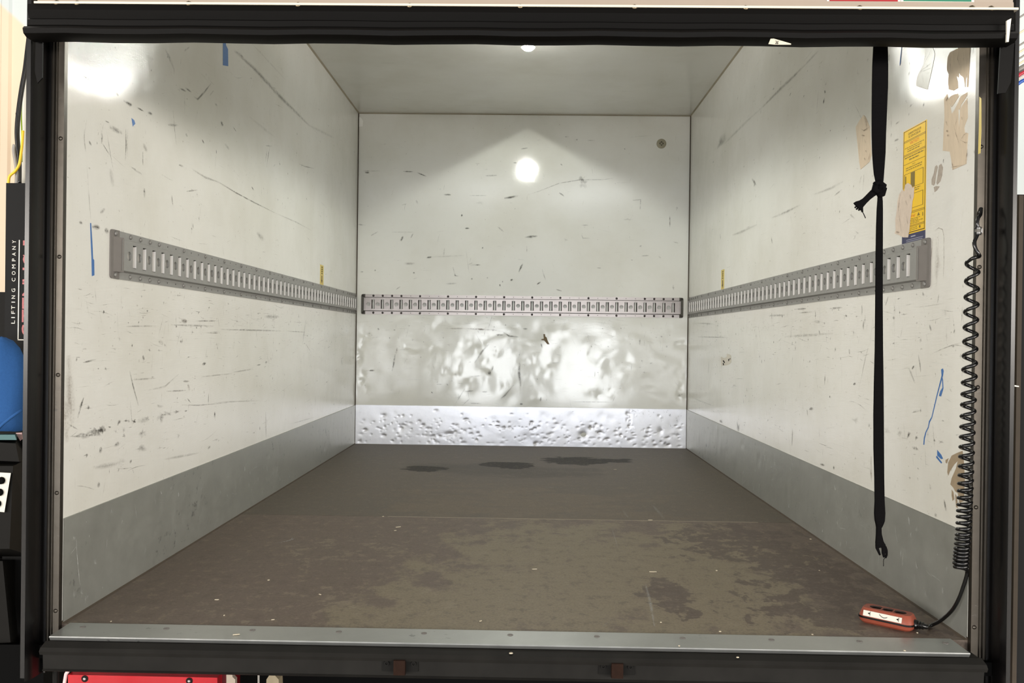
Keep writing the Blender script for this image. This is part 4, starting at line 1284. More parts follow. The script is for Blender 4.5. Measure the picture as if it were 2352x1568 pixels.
# ------------------------------------------------------------------ tape, torn paper and residue on the walls
def flat_on(name, on_, pxs, mat, label, cat, th=0.0005, group=None, n0=0.0002, extra=None):
    nrm = {onL: Vector((1, 0, 0)), onR: Vector((-1, 0, 0)), onB: Vector((0, -1, 0)), onF: Vector((0, 0, 1))}[on_]
    polys = pxs if isinstance(pxs[0][0], (list, tuple)) else [pxs]
    mb = MB()
    for pl_ in polys:
        mb.poly([on_(u, v, n0) for u, v in pl_], nrm * th)
    return mb.build(name, mat, label=label, category=cat, group=group)


flat_on('tape_strip', onL, [(512, 92), (518, 92), (519, 104), (523.5, 113), (524, 152), (512, 150)], M['blue_tape'], 'blue tape strip with a torn edge high on the left wall under the door seal', 'tape')
flat_on('tape_scrap', onL, [(302, 271), (308, 276), (310.5, 284), (305, 290)], M['blue_tape'], 'small torn blue tape scrap high on the left wall', 'tape')
flat_on('tape_strip', onL, [(207, 512), (209, 512), (212, 560), (213.5, 594), (216, 597), (216.5, 632), (211, 634), (210, 590), (208, 545)], M['blue_tape'], 'thin long blue tape sliver on the left wall before the rail', 'tape')
flat_on('tape_strip', onR, [(2162, 848), (2166, 846), (2167.5, 852), (2166, 862), (2154, 905), (2142, 955), (2140.5, 960), (2135.5, 970), (2133, 982), (2127.5, 993), (2124, 1008), (2123, 1021), (2121, 1021), (2122.5, 1005), (2126, 992), (2132, 980), (2134, 967), (2140, 957), (2151, 910), (2163, 862)], M['blue_tape'],
        'long thin twisted blue tape sliver low on the right wall', 'tape')
flat_on('tape_scrap', onR, [(2164, 864), (2166, 872), (2167, 892), (2161.5, 910), (2157, 909), (2160, 898), (2165, 890), (2164.5, 876)], M['blue_tape'], 'bent blue tape tail hanging beside the long blue sliver', 'tape')
flat_on('tape_scrap', onR, [(2153, 1033), (2162, 1044), (2166, 1053), (2162, 1054), (2153, 1046)], M['blue_tape'], 'blue tape patch low on the right wall near the coiled cable', 'tape')
flat_on('tape_scrap', onR, [(2150.5, 1047), (2152.5, 1047), (2164, 1062), (2162, 1064), (2151, 1051)], M['blue_tape'], 'thin slanted blue tape sliver just under the blue patch', 'tape')
flat_on('tape_scrap', onR, [(2071, 106), (2072, 106), (2069, 146), (2067, 151), (2066.5, 146)], M['blue_tape'], 'hair-thin blue tape line high on the right wall behind the strap', 'tape')
# brown paper tape, large torn strip: several pieces left on the wall
flat_on('paper_tape', onR, [[(2177, 131), (2182, 121), (2196, 113), (2208, 107), (2229, 107), (2226, 165), (2224, 200), (2221, 200), (2222, 168), (2218, 182), (2217.5, 200), (2214, 178), (2206, 172), (2203, 165), (2202, 178), (2196, 174), (2200, 188), (2201, 202), (2190, 208), (2180, 205), (2178, 190), (2180, 170), (2175, 161)],
                            [(2169, 228), (2176, 216), (2178, 228), (2187, 219), (2200, 215), (2202, 222), (2192, 238), (2186, 246), (2182, 236), (2184, 250), (2186, 262), (2192, 254), (2203, 232), (2207, 222), (2222, 212), (2222, 218), (2216, 228), (2208, 240), (2204, 252), (2201, 250), (2202, 282), (2203, 300), (2206, 250), (2212, 240), (2222, 226), (2223, 270), (2215, 292), (2216, 304), (2224, 306), (2222, 330), (2220, 376), (2188, 390), (2185, 364), (2182, 348), (2166, 346), (2168, 300), (2170, 268)]],
        M['paper_tape'], 'large torn strip of brown paper tape beside the right post', 'tape', 0.0006)
flat_on('paper_tape', onR, [(2124, 107), (2142, 107), (2148, 124), (2139, 168), (2131, 206), (2105, 198), (2104, 188), (2108, 172), (2122, 148)], M['film_tape'], 'yellowed translucent tape piece high on the right wall', 'tape', 0.0004)
flat_on('paper_tape', onR, [(1966, 292), (1974, 277), (1984, 264), (1988, 268), (1992, 277), (1998, 292), (2000, 330), (2002, 355), (1997, 372), (1990, 378), (1983, 384), (1977, 389), (1974, 372)], M['paper_tape'], 'kite-shaped torn brown tape piece left of the black strap', 'tape', 0.0006)
flat_on('torn_paper', onR, [[(2080, 424), (2086, 420), (2093, 424), (2097, 432), (2100, 428), (2099, 452), (2096, 462), (2094, 485), (2091, 505), (2089, 530), (2086, 545), (2075, 545), (2066, 540), (2055, 536), (2058, 528), (2057, 505), (2061, 480), (2062, 462), (2066, 446), (2074, 434), (2077, 440)]],
        M['torn_paper'], 'torn whitish paper remnant stuck over the lower left of the yellow sticker', 'paper', 0.0007, n0=0.0013)
flat_on('glue_residue', onR, [[(2148, 382), (2152, 379), (2154, 384), (2150, 402), (2148, 420), (2145, 426), (2140, 424), (2140, 412), (2145, 398)], [(2157, 380), (2162, 376), (2166, 384), (2164, 402), (2160, 416), (2153, 424), (2151, 420), (2154, 402)], [(2145, 430), (2150, 427), (2158, 428), (2153, 436), (2147, 441)]],
        M['glue'], 'grey glue residue mark between the yellow sticker and the torn tape strip', 'residue', 0.0004)
flat_on('yellow_strip', onR, [(2250, 222), (2254, 226), (2254, 300), (2252, 352), (2247, 354), (2249, 290)], M['yellow_pale'], 'narrow yellowed sticker edge beside the right post', 'sticker', 0.0005)
# peeled lining that shows the brown core, part of the right wall
mb = MB()
for pl_ in ([(2178, 1062), (2186, 1046), (2198, 1040), (2211, 1035), (2214, 1060), (2216, 1100), (2214, 1150), (2204, 1155), (2200, 1132), (2194, 1128), (2190, 1120), (2183, 1112), (2186, 1098), (2196, 1075), (2200, 1058), (2192, 1066), (2182, 1082), (2178, 1092), (2176, 1084)], [(2172, 1056), (2179, 1052), (2175, 1064), (2172, 1062)],
            [(2186, 1124), (2190, 1130), (2192, 1146), (2188, 1150), (2186, 1138)], [(2194, 1134), (2198, 1140), (2200, 1166), (2196, 1164)]):
    mb.poly([onR(u, v, 0.0002) for u, v in pl_], (-0.0003, 0, 0))
mb.build('peeled_patch', M['peel'], wr, kind='stuff')
mb = MB()
for pl_ in ([(822, 268), (829, 270), (834, 278), (833, 290), (823, 291)],):
    mb.poly([onB(u, v, 0.0002) for u, v in pl_], (0, -0.001, 0))
mb.build('repair_patch', M['lamp_body'], wb)
fs_ = flat_on('label_remnant', onR, [(1656, 819), (1663, 822), (1669, 820), (1669, 812), (1679, 815), (1680, 832), (1672, 838), (1656, 840)], M['film_tape'], 'small torn label remnant with black print on the right wall', 'label', 0.0004)
mb = MB()
for q in ([(1660, 828), (1662, 827), (1665, 832), (1664, 834)], [(1660, 834), (1662, 833.5), (1663, 838), (1661, 838.5)], [(1673, 824), (1675, 824), (1674.5, 829), (1673, 829)], [(1676, 823), (1678, 822.5), (1677, 826)]):
    mb.poly([onR(u, v, 0.0007) for u, v in q], (-0.0003, 0, 0))
mb.build('black_print', M['black'], fs_)


# ------------------------------------------------------------------ rub marks, scratches and smudges on the lining
def stroke(mb, on_, pxs, w, a, n=0.0006):
    """tapered soft streak through picture points lying on the wall"""
    ps = [on_(u, v, n) for u, v in pxs]
    nr = {onL: Vector((1, 0, 0)), onR: Vector((-1, 0, 0)), onB: Vector((0, -1, 0)), onF: Vector((0, 0, 1))}[on_]
    path(mb, ps, nr, w, a)


def path(mb, ps, nr, w, a):
    vs, fs, al = [], [], []
    if len(ps) == 2:
        ps = [ps[0].lerp(ps[1], t) for t in (0, 0.3, 0.7, 1)]
    for i, p in enumerate(ps):
        t = (ps[min(i + 1, len(ps) - 1)] - ps[max(i - 1, 0)]).normalized()
        sd = nr.cross(t)
        e = i / (len(ps) - 1)
        ww = w * (0.35 + 0.65 * math.sin(math.pi * min(max(e, 0.08), 0.92)))
        vs += [p - sd * ww, p, p + sd * ww]
        k_ = 0.35 if i in (0, len(ps) - 1) else 1.0
        al += [0.0, a * k_, 0.0]
    for i in range(len(ps) - 1):
        fs += [(3 * i, 3 * i + 1, 3 * i + 4, 3 * i + 3), (3 * i + 1, 3 * i + 2, 3 * i + 5, 3 * i + 4)]
    mb.add(vs, fs, al)


def smudge(mb, c, ex, ey, a, n=13):
    vs, fs, al = [c], [], [a]
    rr = [rng.uniform(0.35, 1.4) for _ in range(n)]
    for j in range(n):
        an = 2 * math.pi * j / n
        vs.append(c + ex * (math.cos(an) * rr[j]) + ey * (math.sin(an) * rr[j]))
        al.append(0.0)
    for j in range(n):
        fs.append((0, 1 + j, 1 + (j + 1) % n))
    mb.add(vs, fs, al)


MM = 0.001
marks = {'L': MB(), 'R': MB(), 'B': MB(), 'C': MB()}
brown = {'L': MB(), 'R': MB(), 'B': MB()}
white = {'L': MB(), 'R': MB()}
# left wall: upper part seen at 3.336 px per picture px from (140, 90)
def zl(*q): return [(140 + x / 3.336, 90 + y / 3.336) for x, y in q]
for q, w, a in ((((165, 275), (195, 295), (225, 322)), 5, .8), (((410, 60), (425, 72)), 3, .7), (((335, 95), (420, 100)), 0, 0), (((800, 80), (835, 150), (870, 240)), 9, .5), (((655, 125), (710, 155)), 7, .4), (((945, 90), (985, 60)), 4, .5),
                (((340, 390), (360, 400)), 3, .6), (((415, 410), (445, 432)), 5, .7), (((480, 470), (530, 500), (545, 505)), 6, .8), (((580, 520), (635, 552)), 3, .7), (((665, 558), (700, 575)), 5, .8),
                (((340, 625), (370, 640)), 2, .7), (((370, 670), (470, 720)), 8, .5), (((180, 690), (180, 780), (190, 860)), 3, .7), (((310, 700), (316, 750), (310, 800)), 6, .7), (((320, 800), (372, 885)), 2, .6), (((215, 780), (235, 815)), 4, .8),
                (((497, 690), (500, 800), (493, 930)), 3, .8), (((512, 690), (508, 900)), 2, .4), (((628, 860), (628, 965)), 4, .6), (((630, 800), (660, 860)), 9, .3), (((860, 545), (868, 660), (885, 810)), 2.5, .7), (((820, 655), (900, 660)), 5, .5),
                (((955, 725), (970, 742)), 6, .7), (((1080, 768), (1098, 798)), 4, .7), (((910, 375), (960, 400)), 4, .5), (((950, 370), (1000, 405)), 4, .6), (((1018, 440), (1048, 460), (1100, 405), (1150, 340)), 5, .6), (((1140, 430), (1170, 395)), 4, .4),
                (((1225, 632), (1245, 660)), 8, .7), (((1318, 670), (1345, 710)), 3, .7), (((1190, 845), (1193, 880)), 3, .9), (((1255, 800), (1290, 845)), 7, .35), (((1605, 810), (1590, 880), (1575, 980)), 3.5, .9), (((1570, 815), (1620, 820)), 3, .5),
                (((1580, 850), (1566, 940)), 3, .6), (((1630, 975), (1640, 960)), 3, .7), (((1672, 945), (1680, 965)), 4, .7), (((1825, 955), (1870, 975), (1938, 990)), 3, .8), (((1460, 1130), (1480, 1158)), 4, .8), (((640, 1140), (640, 1215)), 7, .6),
                (((850, 1195), (858, 1280)), 3, .7), (((960, 1165), (1050, 1155)), 3, .5), (((900, 960), (940, 975)), 4, .5), (((1010, 1000), (1110, 1060), (1210, 1095)), 5, .45), (((1210, 1095), (1340, 1175), (1480, 1250), (1640, 1330)), 3.5, .6),
                (((1640, 1330), (1800, 1400), (1920, 1465)), 4, .35), (((1330, 90), (1480, 225), (1640, 400), (1760, 520), (1900, 660)), 12, .45), (((1340, 95), (1400, 140)), 8, .35), (((1900, 660), (2100, 760)), 9, .22), (((1450, 20), (1720, 310)), 5, .2),
                (((1640, 750), (1560, 690), (1440, 590)), 8, .18), (((140, 1400), (165, 1410)), 5, .6), (((240, 1435), (300, 1445)), 7, .8), (((335, 1460), (365, 1475)), 8, .6), (((300, 1330), (340, 1300)), 6, .3), (((200, 970), (215, 1200), (228, 1380)), 2, .5),
                (((380, 990), (400, 1130)), 12, .2), (((1500, 1480), (1560, 1540)), 14, .3), (((1010, 1410), (1015, 1450)), 6, .4), (((690, 230), (695, 245)), 5, .7), (((300, 310), (304, 316)), 4, .8), (((1180, 495), (1200, 510)), 5, .4), (((540, 980), (620, 1035)), 4, .4)):
    if w:
        stroke(marks['L'], onL, zl(*q), w * MM, a)
# left wall: lower part, scale 2.851 from (140, 700)
def zm_(*q): return [(140 + x / 2.851, 700 + y / 2.851) for x, y in q]
for q, w, a in ((((150, 605), (135, 650), (110, 740)), 5, .95), (((450, 430), (475, 540), (508, 660)), 4, .75), (((145, 377), (230, 358)), 3, .6), (((535, 335), (548, 360)), 6, .7), (((925, 388), (950, 383)), 6, .9), (((780, 240), (800, 235)), 7, .6), (((640, 240), (670, 248)), 7, .45),
                (((1602, 100), (1595, 170), (1582, 262)), 4, .75), (((1600, 250), (1638, 312)), 2.5, .5), (((1835, 350), (1840, 395)), 5, .6), (((1335, 378), (1350, 375)), 6, .8), (((1372, 345), (1378, 362)), 4, .6), (((1280, 395), (1310, 390)), 3, .6),
                (((1007, 700), (1008, 745)), 7, .95), (((968, 580), (965, 645)), 4, .7), (((825, 610), (850, 640)), 3, .8), (((1302, 795), (1303, 820)), 5, .7), (((1340, 700), (1345, 870)), 10, .3), (((580, 555), (680, 535), (770, 455)), 4, .35), (((470, 490), (620, 480)), 3, .4),
                (((690, 565), (820, 560)), 3, .45), (((790, 655), (900, 657), (1100, 640)), 2.5, .5), (((920, 470), (1120, 450)), 3, .35), (((1130, 440), (1260, 420)), 4, .3), (((1000, 640), (1300, 625)), 3, .3), (((800, 500), (840, 500)), 4, .5),
                (((720, 130), (1000, 140)), 4, .4), (((430, 140), (620, 138)), 3, .4), (((1050, 160), (1440, 170)), 4, .45), (((880, 105), (1030, 105)), 3, .5), (((960, 185), (1040, 183)), 3, .5), (((1480, 172), (1600, 178)), 3, .4), (((1330, 75), (1430, 78)), 10, .3), (((790, 100), (825, 112)), 9, .35),
                (((500, 760), (580, 750)), 9, .25), (((250, 960), (270, 940)), 9, .5), (((345, 920), (390, 905)), 6, .4), (((240, 1190), (255, 1165)), 8, .5), (((375, 1075), (382, 1082)), 6, .6), (((450, 1030), (465, 1020)), 6, .5), (((960, 940), (980, 925)), 6, .4), (((220, 1065), (370, 1040)), 8, .25),
                (((1500, 780), (1660, 735)), 2, .4), (((1665, 600), (1668, 660)), 3, .4), (((40, 775), (110, 815)), 2.5, .5), (((640, 290), (645, 305)), 3, .7), (((1120, 1000), (880, 930)), 0, 0), (((680, 1010), (900, 970)), 5, .25), (((1555, 60), (1560, 85)), 5, .5)):
    if w:
        stroke(marks['L'], onL, zm_(*q), w * MM, a)
# black tyre-like smears on the left wall
for x, y, rx, ry, a in ((100, 860, 45, 18, .45), (170, 850, 55, 24, .6), (235, 830, 45, 30, .95), (270, 815, 25, 26, .9), (320, 800, 12, 7, .8), (380, 765, 14, 26, .7), (430, 757, 22, 14, .8), (480, 763, 14, 16, .9), (360, 830, 16, 20, .5), (415, 855, 14, 14, .7), (410, 820, 10, 25, .4),
                         (650, 735, 24, 30, .55), (700, 712, 40, 16, .55), (760, 700, 26, 14, .55), (820, 693, 14, 8, .6), (535, 840, 22, 34, .4), (520, 940, 40, 30, .4), (570, 740, 20, 20, .3), (770, 855, 14, 16, .3), (640, 660, 30, 14, .3), (390, 1030, 30, 30, .2)):
    c = onL(140 + x / 2.851, 700 + y / 2.851, 0.0006)
    e1 = onL(140 + (x + rx) / 2.851, 700 + y / 2.851, 0.0006) - c
    e2 = onL(140 + x / 2.851, 700 + (y + ry) / 2.851, 0.0006) - c
    smudge(marks['L'], c, e1, e2, a * 1.15)
for q, w, a in ((((50, 330), (60, 640), (70, 800)), 22, .35), (((20, 600), (40, 900)), 16, .3), (((830, 520), (845, 560)), 8, .5), (((790, 105), (830, 108)), 7, .5)):
    stroke(brown['L'], onL, zm_(*q), w * MM, a)
# back wall, upper: scale 3.0154 from (820, 250)
def zb(*q): return [(820 + x / 3.0154, 250 + y / 3.0154) for x, y in q]
for q, w, a in ((((40, 430), (160, 430)), 3, .6), (((55, 440), (85, 442)), 6, .9), (((320, 432), (390, 435)), 5, .8), (((415, 440), (480, 467)), 5, .8), (((890, 462), (970, 460)), 6, .6), (((600, 592), (650, 595)), 6, .85), (((775, 600), (900, 600)), 3, .5), (((1020, 617), (1060, 613), (1115, 602)), 9, .85),
                (((1180, 596), (1260, 570), (1400, 515), (1550, 490), (1700, 490), (1780, 480)), 3, .55), (((1400, 580), (1435, 605)), 6, .75), (((1440, 193), (1465, 193)), 5, .7), (((1515, 213), (1530, 213)), 6, .6), (((1590, 218), (1650, 218)), 4, .35), (((1410, 380), (1422, 392)), 5, .7),
                (((1910, 632), (1965, 628), (1960, 695)), 6, .75), (((2167, 735), (2167, 818)), 4, .8), (((1555, 805), (1600, 805)), 5, .5), (((720, 735), (732, 738)), 9, .9), (((748, 827), (780, 827)), 6, .8), (((975, 815), (1015, 850)), 6, .5), (((1160, 890), (1200, 885), (1250, 880)), 11, .55),
                (((320, 880), (302, 915)), 8, .8), (((390, 860), (372, 895)), 5, .6), (((240, 853), (400, 853)), 3, .4), (((95, 878), (145, 850)), 4, .6), (((865, 960), (875, 964)), 7, .9), (((1175, 950), (1176, 990)), 4, .6), (((480, 1030), (520, 1025)), 7, .7), (((520, 1025), (740, 1015)), 5, .25),
                (((600, 1020), (606, 960)), 5, .3), (((325, 1070), (400, 1070)), 9, .4), (((770, 1080), (800, 1065)), 4, .7), (((785, 1080), (855, 1080)), 5, .7), (((1150, 1070), (1135, 1095), (1120, 1130)), 7, .9), (((665, 1095), (680, 1155), (702, 1157)), 5, .7), (((1282, 1110), (1305, 1185)), 4, .6),
                (((1060, 1188), (1080, 1180)), 8, .8), (((1245, 1215), (1272, 1198)), 6, .85), (((985, 1222), (995, 1220)), 9, .9), (((1380, 1250), (1420, 1262)), 5, .8), (((615, 1210), (690, 1208)), 7, .35), (((1970, 1018), (2022, 1015)), 4, .6), (((2085, 1020), (2105, 1033)), 5, .6), (((1960, 945), (1965, 955)), 10, .6),
                (((1555, 870), (1565, 895), (1610, 895)), 5, .5), (((1660, 1100), (1690, 1102)), 4, .6), (((340, 310), (342, 312)), 6, .8), (((410, 630), (420, 660)), 7, .35), (((310, 665), (345, 658)), 5, .4), (((1080, 373), (1110, 373)), 5, .6), (((820, 378), (850, 378)), 4, .4), (((1135, 278), (1185, 270)), 5, .5),
                (((270, 1250), (300, 1230)), 4, .5), (((390, 1130), (398, 1140)), 6, .8), (((120, 1115), (130, 1120)), 6, .8), (((20, 1128), (45, 1128)), 5, .6), (((900, 1165), (906, 1175)), 6, .7), (((790, 1180), (800, 1172)), 7, .7), (((5, 800), (60, 805)), 6, .5), (((2190, 920), (2225, 930)), 4, .4)):
    stroke(marks['B'], onB, zb(*q), w * MM, a)
for x, y, rx, ry, a in ((1562, 492, 26, 26, .9), (1562, 520, 36, 42, .35), (2190, 1235, 10, 20, .5), (1205, 885, 50, 14, .4), (850, 650, 30, 14, .25), (1450, 905, 20, 14, .3), (2215, 690, 8, 12, .7), (1870, 765, 40, 10, .3)):
    c = onB(820 + x / 3.0154, 250 + y / 3.0154, 0.0012)
    smudge(marks['B'], c, Vector((rx / 3.0154 / FPX * 4.56, 0, 0)), Vector((0, 0, ry / 3.0154 / FPX * 4.56)), a)
# back wall, lower: scale 2.868 from (800, 720)
def zc(*q): return [(800 + x / 2.868, 720 + y / 2.868) for x, y in q]
for q, w, a in ((((1020, 122), (1060, 147), (1125, 155)), 6, .85), (((975, 137), (1020, 142)), 5, .8), (((928, 200), (880, 250), (832, 325)), 7, .6), (((1130, 310), (1125, 390), (1135, 480)), 10, .75), (((1090, 470), (1030, 540), (1005, 558)), 6, .65), (((955, 345), (945, 380)), 5, .6), (((920, 395), (940, 385)), 18, .7),
                (((770, 490), (705, 595)), 3, .5), (((800, 560), (750, 605)), 3, .5), (((790, 590), (875, 592)), 4, .5), (((310, 265), (300, 320), (288, 380)), 7, .75), (((135, 375), (175, 374)), 6, .7), (((650, 470), (655, 464)), 9, .95), (((583, 450), (588, 452)), 8, .95), (((548, 522), (553, 516)), 8, .8), (((580, 465), (620, 465)), 3, .5),
                (((770, 512), (825, 508)), 6, .5), (((790, 320), (810, 318)), 3, .3), (((1270, 195), (1278, 228)), 5, .7), (((1350, 48), (1360, 42)), 5, .9), (((1995, 125), (1996, 127)), 6, .9), (((1920, 160), (1918, 205)), 7, .5), (((195, 95), (202, 108)), 6, .7), (((1270, 545), (1265, 580)), 6, .6), (((1130, 595), (1150, 595)), 7, .8),
                (((1465, 580), (1740, 583)), 2.5, .5), (((1740, 583), (1760, 540)), 2.5, .3), (((800, 415), (880, 408)), 4, .35), (((880, 515), (915, 515)), 6, .5), (((1340, 325), (1390, 322)), 4, .3), (((1985, 330), (2005, 322)), 5, .4), (((2168, 540), (2190, 540)), 12, .5), (((1625, 380), (1623, 420)), 4, .4), (((1150, 98), (1182, 100)), 7, .5)):
    stroke(marks['B'], onB, zc(*q), w * MM, a, 0.0022)
for q, w, a in ((((780, 98), (870, 103), (980, 109)), 7, .8), (((640, 98), (780, 98)), 5, .35), (((322, 225), (315, 265)), 6, .6)):
    stroke(brown['B'], onB, zc(*q), w * MM, a, 0.0022)
mb = MB()
pl_ = zc((1285, 135), (1296, 135), (1297, 150), (1306, 156), (1312, 175), (1325, 202), (1312, 202), (1300, 188), (1290, 176), (1272, 174), (1272, 168), (1288, 165))
mb.poly([onB(u, v, 0.0022) for u, v in pl_], (0, -0.0004, 0))
mb.build('lining_tear', simple('brown_core', srgb(108, 92, 68), 0.8, var=0.2), wb)
# right wall, upper: scale 3.336 from (1580, 90)
def zr(*q): return [(1580 + x / 3.336, 90 + y / 3.336) for x, y in q]
for q, w, a in ((((1055, 338), (1058, 346)), 9, .9), (((1045, 395), (1055, 412)), 6, .8), (((1050, 445), (1035, 495)), 6, .95), (((790, 410), (778, 437)), 4, .7), (((385, 440), (378, 470)), 4, .7), (((712, 315), (712, 355)), 4, .6), (((650, 385), (662, 375)), 4, .6), (((560, 535), (558, 575)), 4, .5),
                (((840, 660), (838, 685)), 4, .5), (((880, 215), (820, 275), (740, 350), (640, 450), (560, 530)), 9, .4), (((560, 530), (440, 640), (360, 720), (280, 800)), 9, .3), (((1000, 90), (880, 215)), 6, .25), (((490, 1070), (505, 1090), (523, 1118)), 9, .8), (((520, 1090), (505, 1130)), 6, .6), (((522, 1185), (519, 1217)), 4, .7),
                (((640, 1515), (645, 1565)), 6, .9), (((1160, 1315), (1165, 1325)), 6, .9), (((1005, 905), (1012, 908)), 5, .6), (((190, 945), (198, 938)), 5, .6), (((425, 980), (435, 970)), 4, .5), (((1350, 1030), (1340, 1165)), 4, .5), (((1315, 1105), (1330, 1045)), 4, .4), (((1120, 1200), (1180, 1150)), 4, .4),
                (((1230, 60), (1205, 200)), 2, .5), (((1000, 400), (985, 560)), 3, .4), (((340, 1500), (400, 1480), (530, 1420)), 8, .35), (((640, 1370), (760, 1320), (860, 1270)), 7, .4), (((960, 1190), (1100, 1140), (1190, 1090)), 6, .35), (((245, 1490), (252, 1535)), 8, .4), (((1240, 1340), (1280, 1375)), 4, .4),
                (((1540, 110), (1540, 170)), 6, .6), (((1555, 560), (1558, 680)), 3, .5), (((1590, 650), (1620, 630)), 3, .6), (((1555, 750), (1560, 720)), 5, .6), (((1580, 780), (1615, 765)), 4, .5), (((1800, 505), (1812, 500)), 7, .7), (((1690, 570), (1698, 578)), 5, .6), (((1700, 185), (1695, 190)), 6, .7), (((1690, 260), (1700, 265)), 6, .6),
                (((1370, 160), (1382, 160)), 6, .5), (((2190, 260), (2195, 335)), 5, .4), (((2180, 90), (2190, 85)), 8, .7), (((1640, 1220), (1645, 1280)), 5, .3), (((1280, 1470), (1310, 1490)), 3, .4), (((1275, 1530), (1285, 1500)), 3, .5), (((1350, 1340), (1362, 1370)), 2, .6), (((1880, 300), (1900, 290)), 4, .4), (((2190, 870), (2200, 860)), 6, .5)):
    stroke(marks['R'], onR, zr(*q), w * MM, a)
c = onR(1580 + 250 / 3.336, 90 + 795 / 3.336, 0.0006)
smudge(marks['R'], c, Vector((0, 0.10, 0)), Vector((0, 0, 0.035)), 0.5)
# right wall, lower: scale 2.703 from (1580, 640)
def zs(*q): return [(1580 + x / 2.703, 640 + y / 2.703) for x, y in q]
for q, w, a in ((((790, 195), (792, 250)), 4, .7), (((1080, 165), (1081, 230)), 4, .7), (((1090, 260), (1088, 315)), 5, .6), (((660, 190), (735, 185)), 4, .6), (((690, 212), (770, 205)), 3, .5), (((500, 230), (600, 225)), 5, .4), (((812, 320), (820, 345)), 7, .4), (((640, 320), (640, 360)), 3, .5), (((650, 390), (645, 412)), 5, .7), (((665, 410), (668, 445)), 4, .7),
                (((650, 485), (648, 530)), 4, .6), (((458, 500), (457, 525)), 6, .6), (((363, 675), (368, 700)), 4, .7), (((280, 662), (295, 660)), 3, .7), (((345, 740), (345, 778)), 5, .5), (((380, 755), (378, 765)), 5, .6), (((852, 590), (848, 660)), 4, .7), (((1000, 435), (1003, 470)), 6, .5), (((880, 725), (880, 740)), 6, .8), (((740, 810), (742, 850)), 5, .5), (((750, 808), (780, 806)), 7, .5),
                (((1025, 655), (1042, 650)), 5, .7), (((195, 880), (218, 892)), 8, .7), (((495, 875), (498, 882)), 6, .7), (((820, 1150), (850, 1158)), 5, .6), (((900, 1168), (910, 1175)), 7, .7), (((650, 930), (645, 1040)), 8, .4), (((1125, 405), (1100, 500), (1060, 690)), 3, .35), (((1390, 560), (1405, 540)), 4, .8), (((1370, 550), (1410, 650)), 5, .3), (((1430, 470), (1440, 530), (1445, 580)), 4, .6), (((1500, 285), (1510, 325)), 5, .5), (((1440, 375), (1448, 390)), 7, .4),
                (((1270, 240), (1285, 243)), 5, .7), (((1245, 110), (1225, 165)), 6, .4), (((1650, 322), (1656, 332)), 7, .6), (((1640, 1330), (1645, 1360)), 4, .4), (((1590, 1370), (1602, 1440)), 5, .6), (((1530, 1465), (1545, 1468)), 6, .6), (((1390, 1045), (1430, 1060)), 5, .5), (((1500, 1270), (1508, 1310)), 5, .5), (((1440, 815), (1448, 818)), 6, .7), (((1390, 830), (1440, 818)), 3, .4), (((1520, 900), (1530, 1040)), 2.5, .4),
                (((60, 360), (250, 365)), 4, .4), (((60, 275), (160, 280)), 5, .3), (((130, 510), (128, 600)), 8, .3), (((30, 740), (160, 790)), 4, .3), (((600, 360), (900, 340)), 6, .25), (((880, 185), (960, 178)), 4, .5), (((560, 390), (580, 370)), 3, .5), (((910, 435), (920, 440)), 7, .5), (((1170, 480), (1090, 540)), 0, 0)):
    if w:
        stroke(marks['R'], onR, zs(*q), w * MM, a)
for x, y, rx, ry, a in ((1125, 910, 10, 14, .4), (1240, 945, 30, 25, .3), (1310, 960, 18, 20, .35), (1370, 970, 14, 22, .7), (1418, 985, 14, 18, .6), (1570, 1012, 20, 14, .5), (1530, 1005, 10, 12, .95), (810, 265, 40, 12, .3), (1600, 200, 16, 40, .25), (120, 985, 10, 24, .7), (310, 920, 12, 40, .5), (1040, 880, 30, 20, .3)):
    c = onR(1580 + x / 2.703, 640 + y / 2.703, 0.0006)
    e1 = onR(1580 + (x + rx) / 2.703, 640 + y / 2.703, 0.0006) - c
    e2 = onR(1580 + x / 2.703, 640 + (y + ry) / 2.703, 0.0006) - c
    smudge(marks['R'], c, e1, e2, a)
for q, w, a in ((((1560, 30), (1570, 120), (1560, 260)), 0, 0), (((1138, 1100), (1136, 1200), (1140, 1260)), 8, .5)):
    if w:
        stroke(brown['R'], onR, zs(*q), w * MM, a)
# rounded old-label outline by the right rail end
for q in (((2139, 655), (2138, 600), (2141, 560), (2143, 545)), ((2146, 530), (2156, 523), (2165, 527), (2168, 545), (2168, 600), (2166, 640))):
    stroke(brown['R'], onR, q, 1.6 * MM, .7)
c = onR(2153, 590, 0.0006)
smudge(brown['R'], c, Vector((0, 0.012, 0)), Vector((0, 0, 0.055)), 0.35)

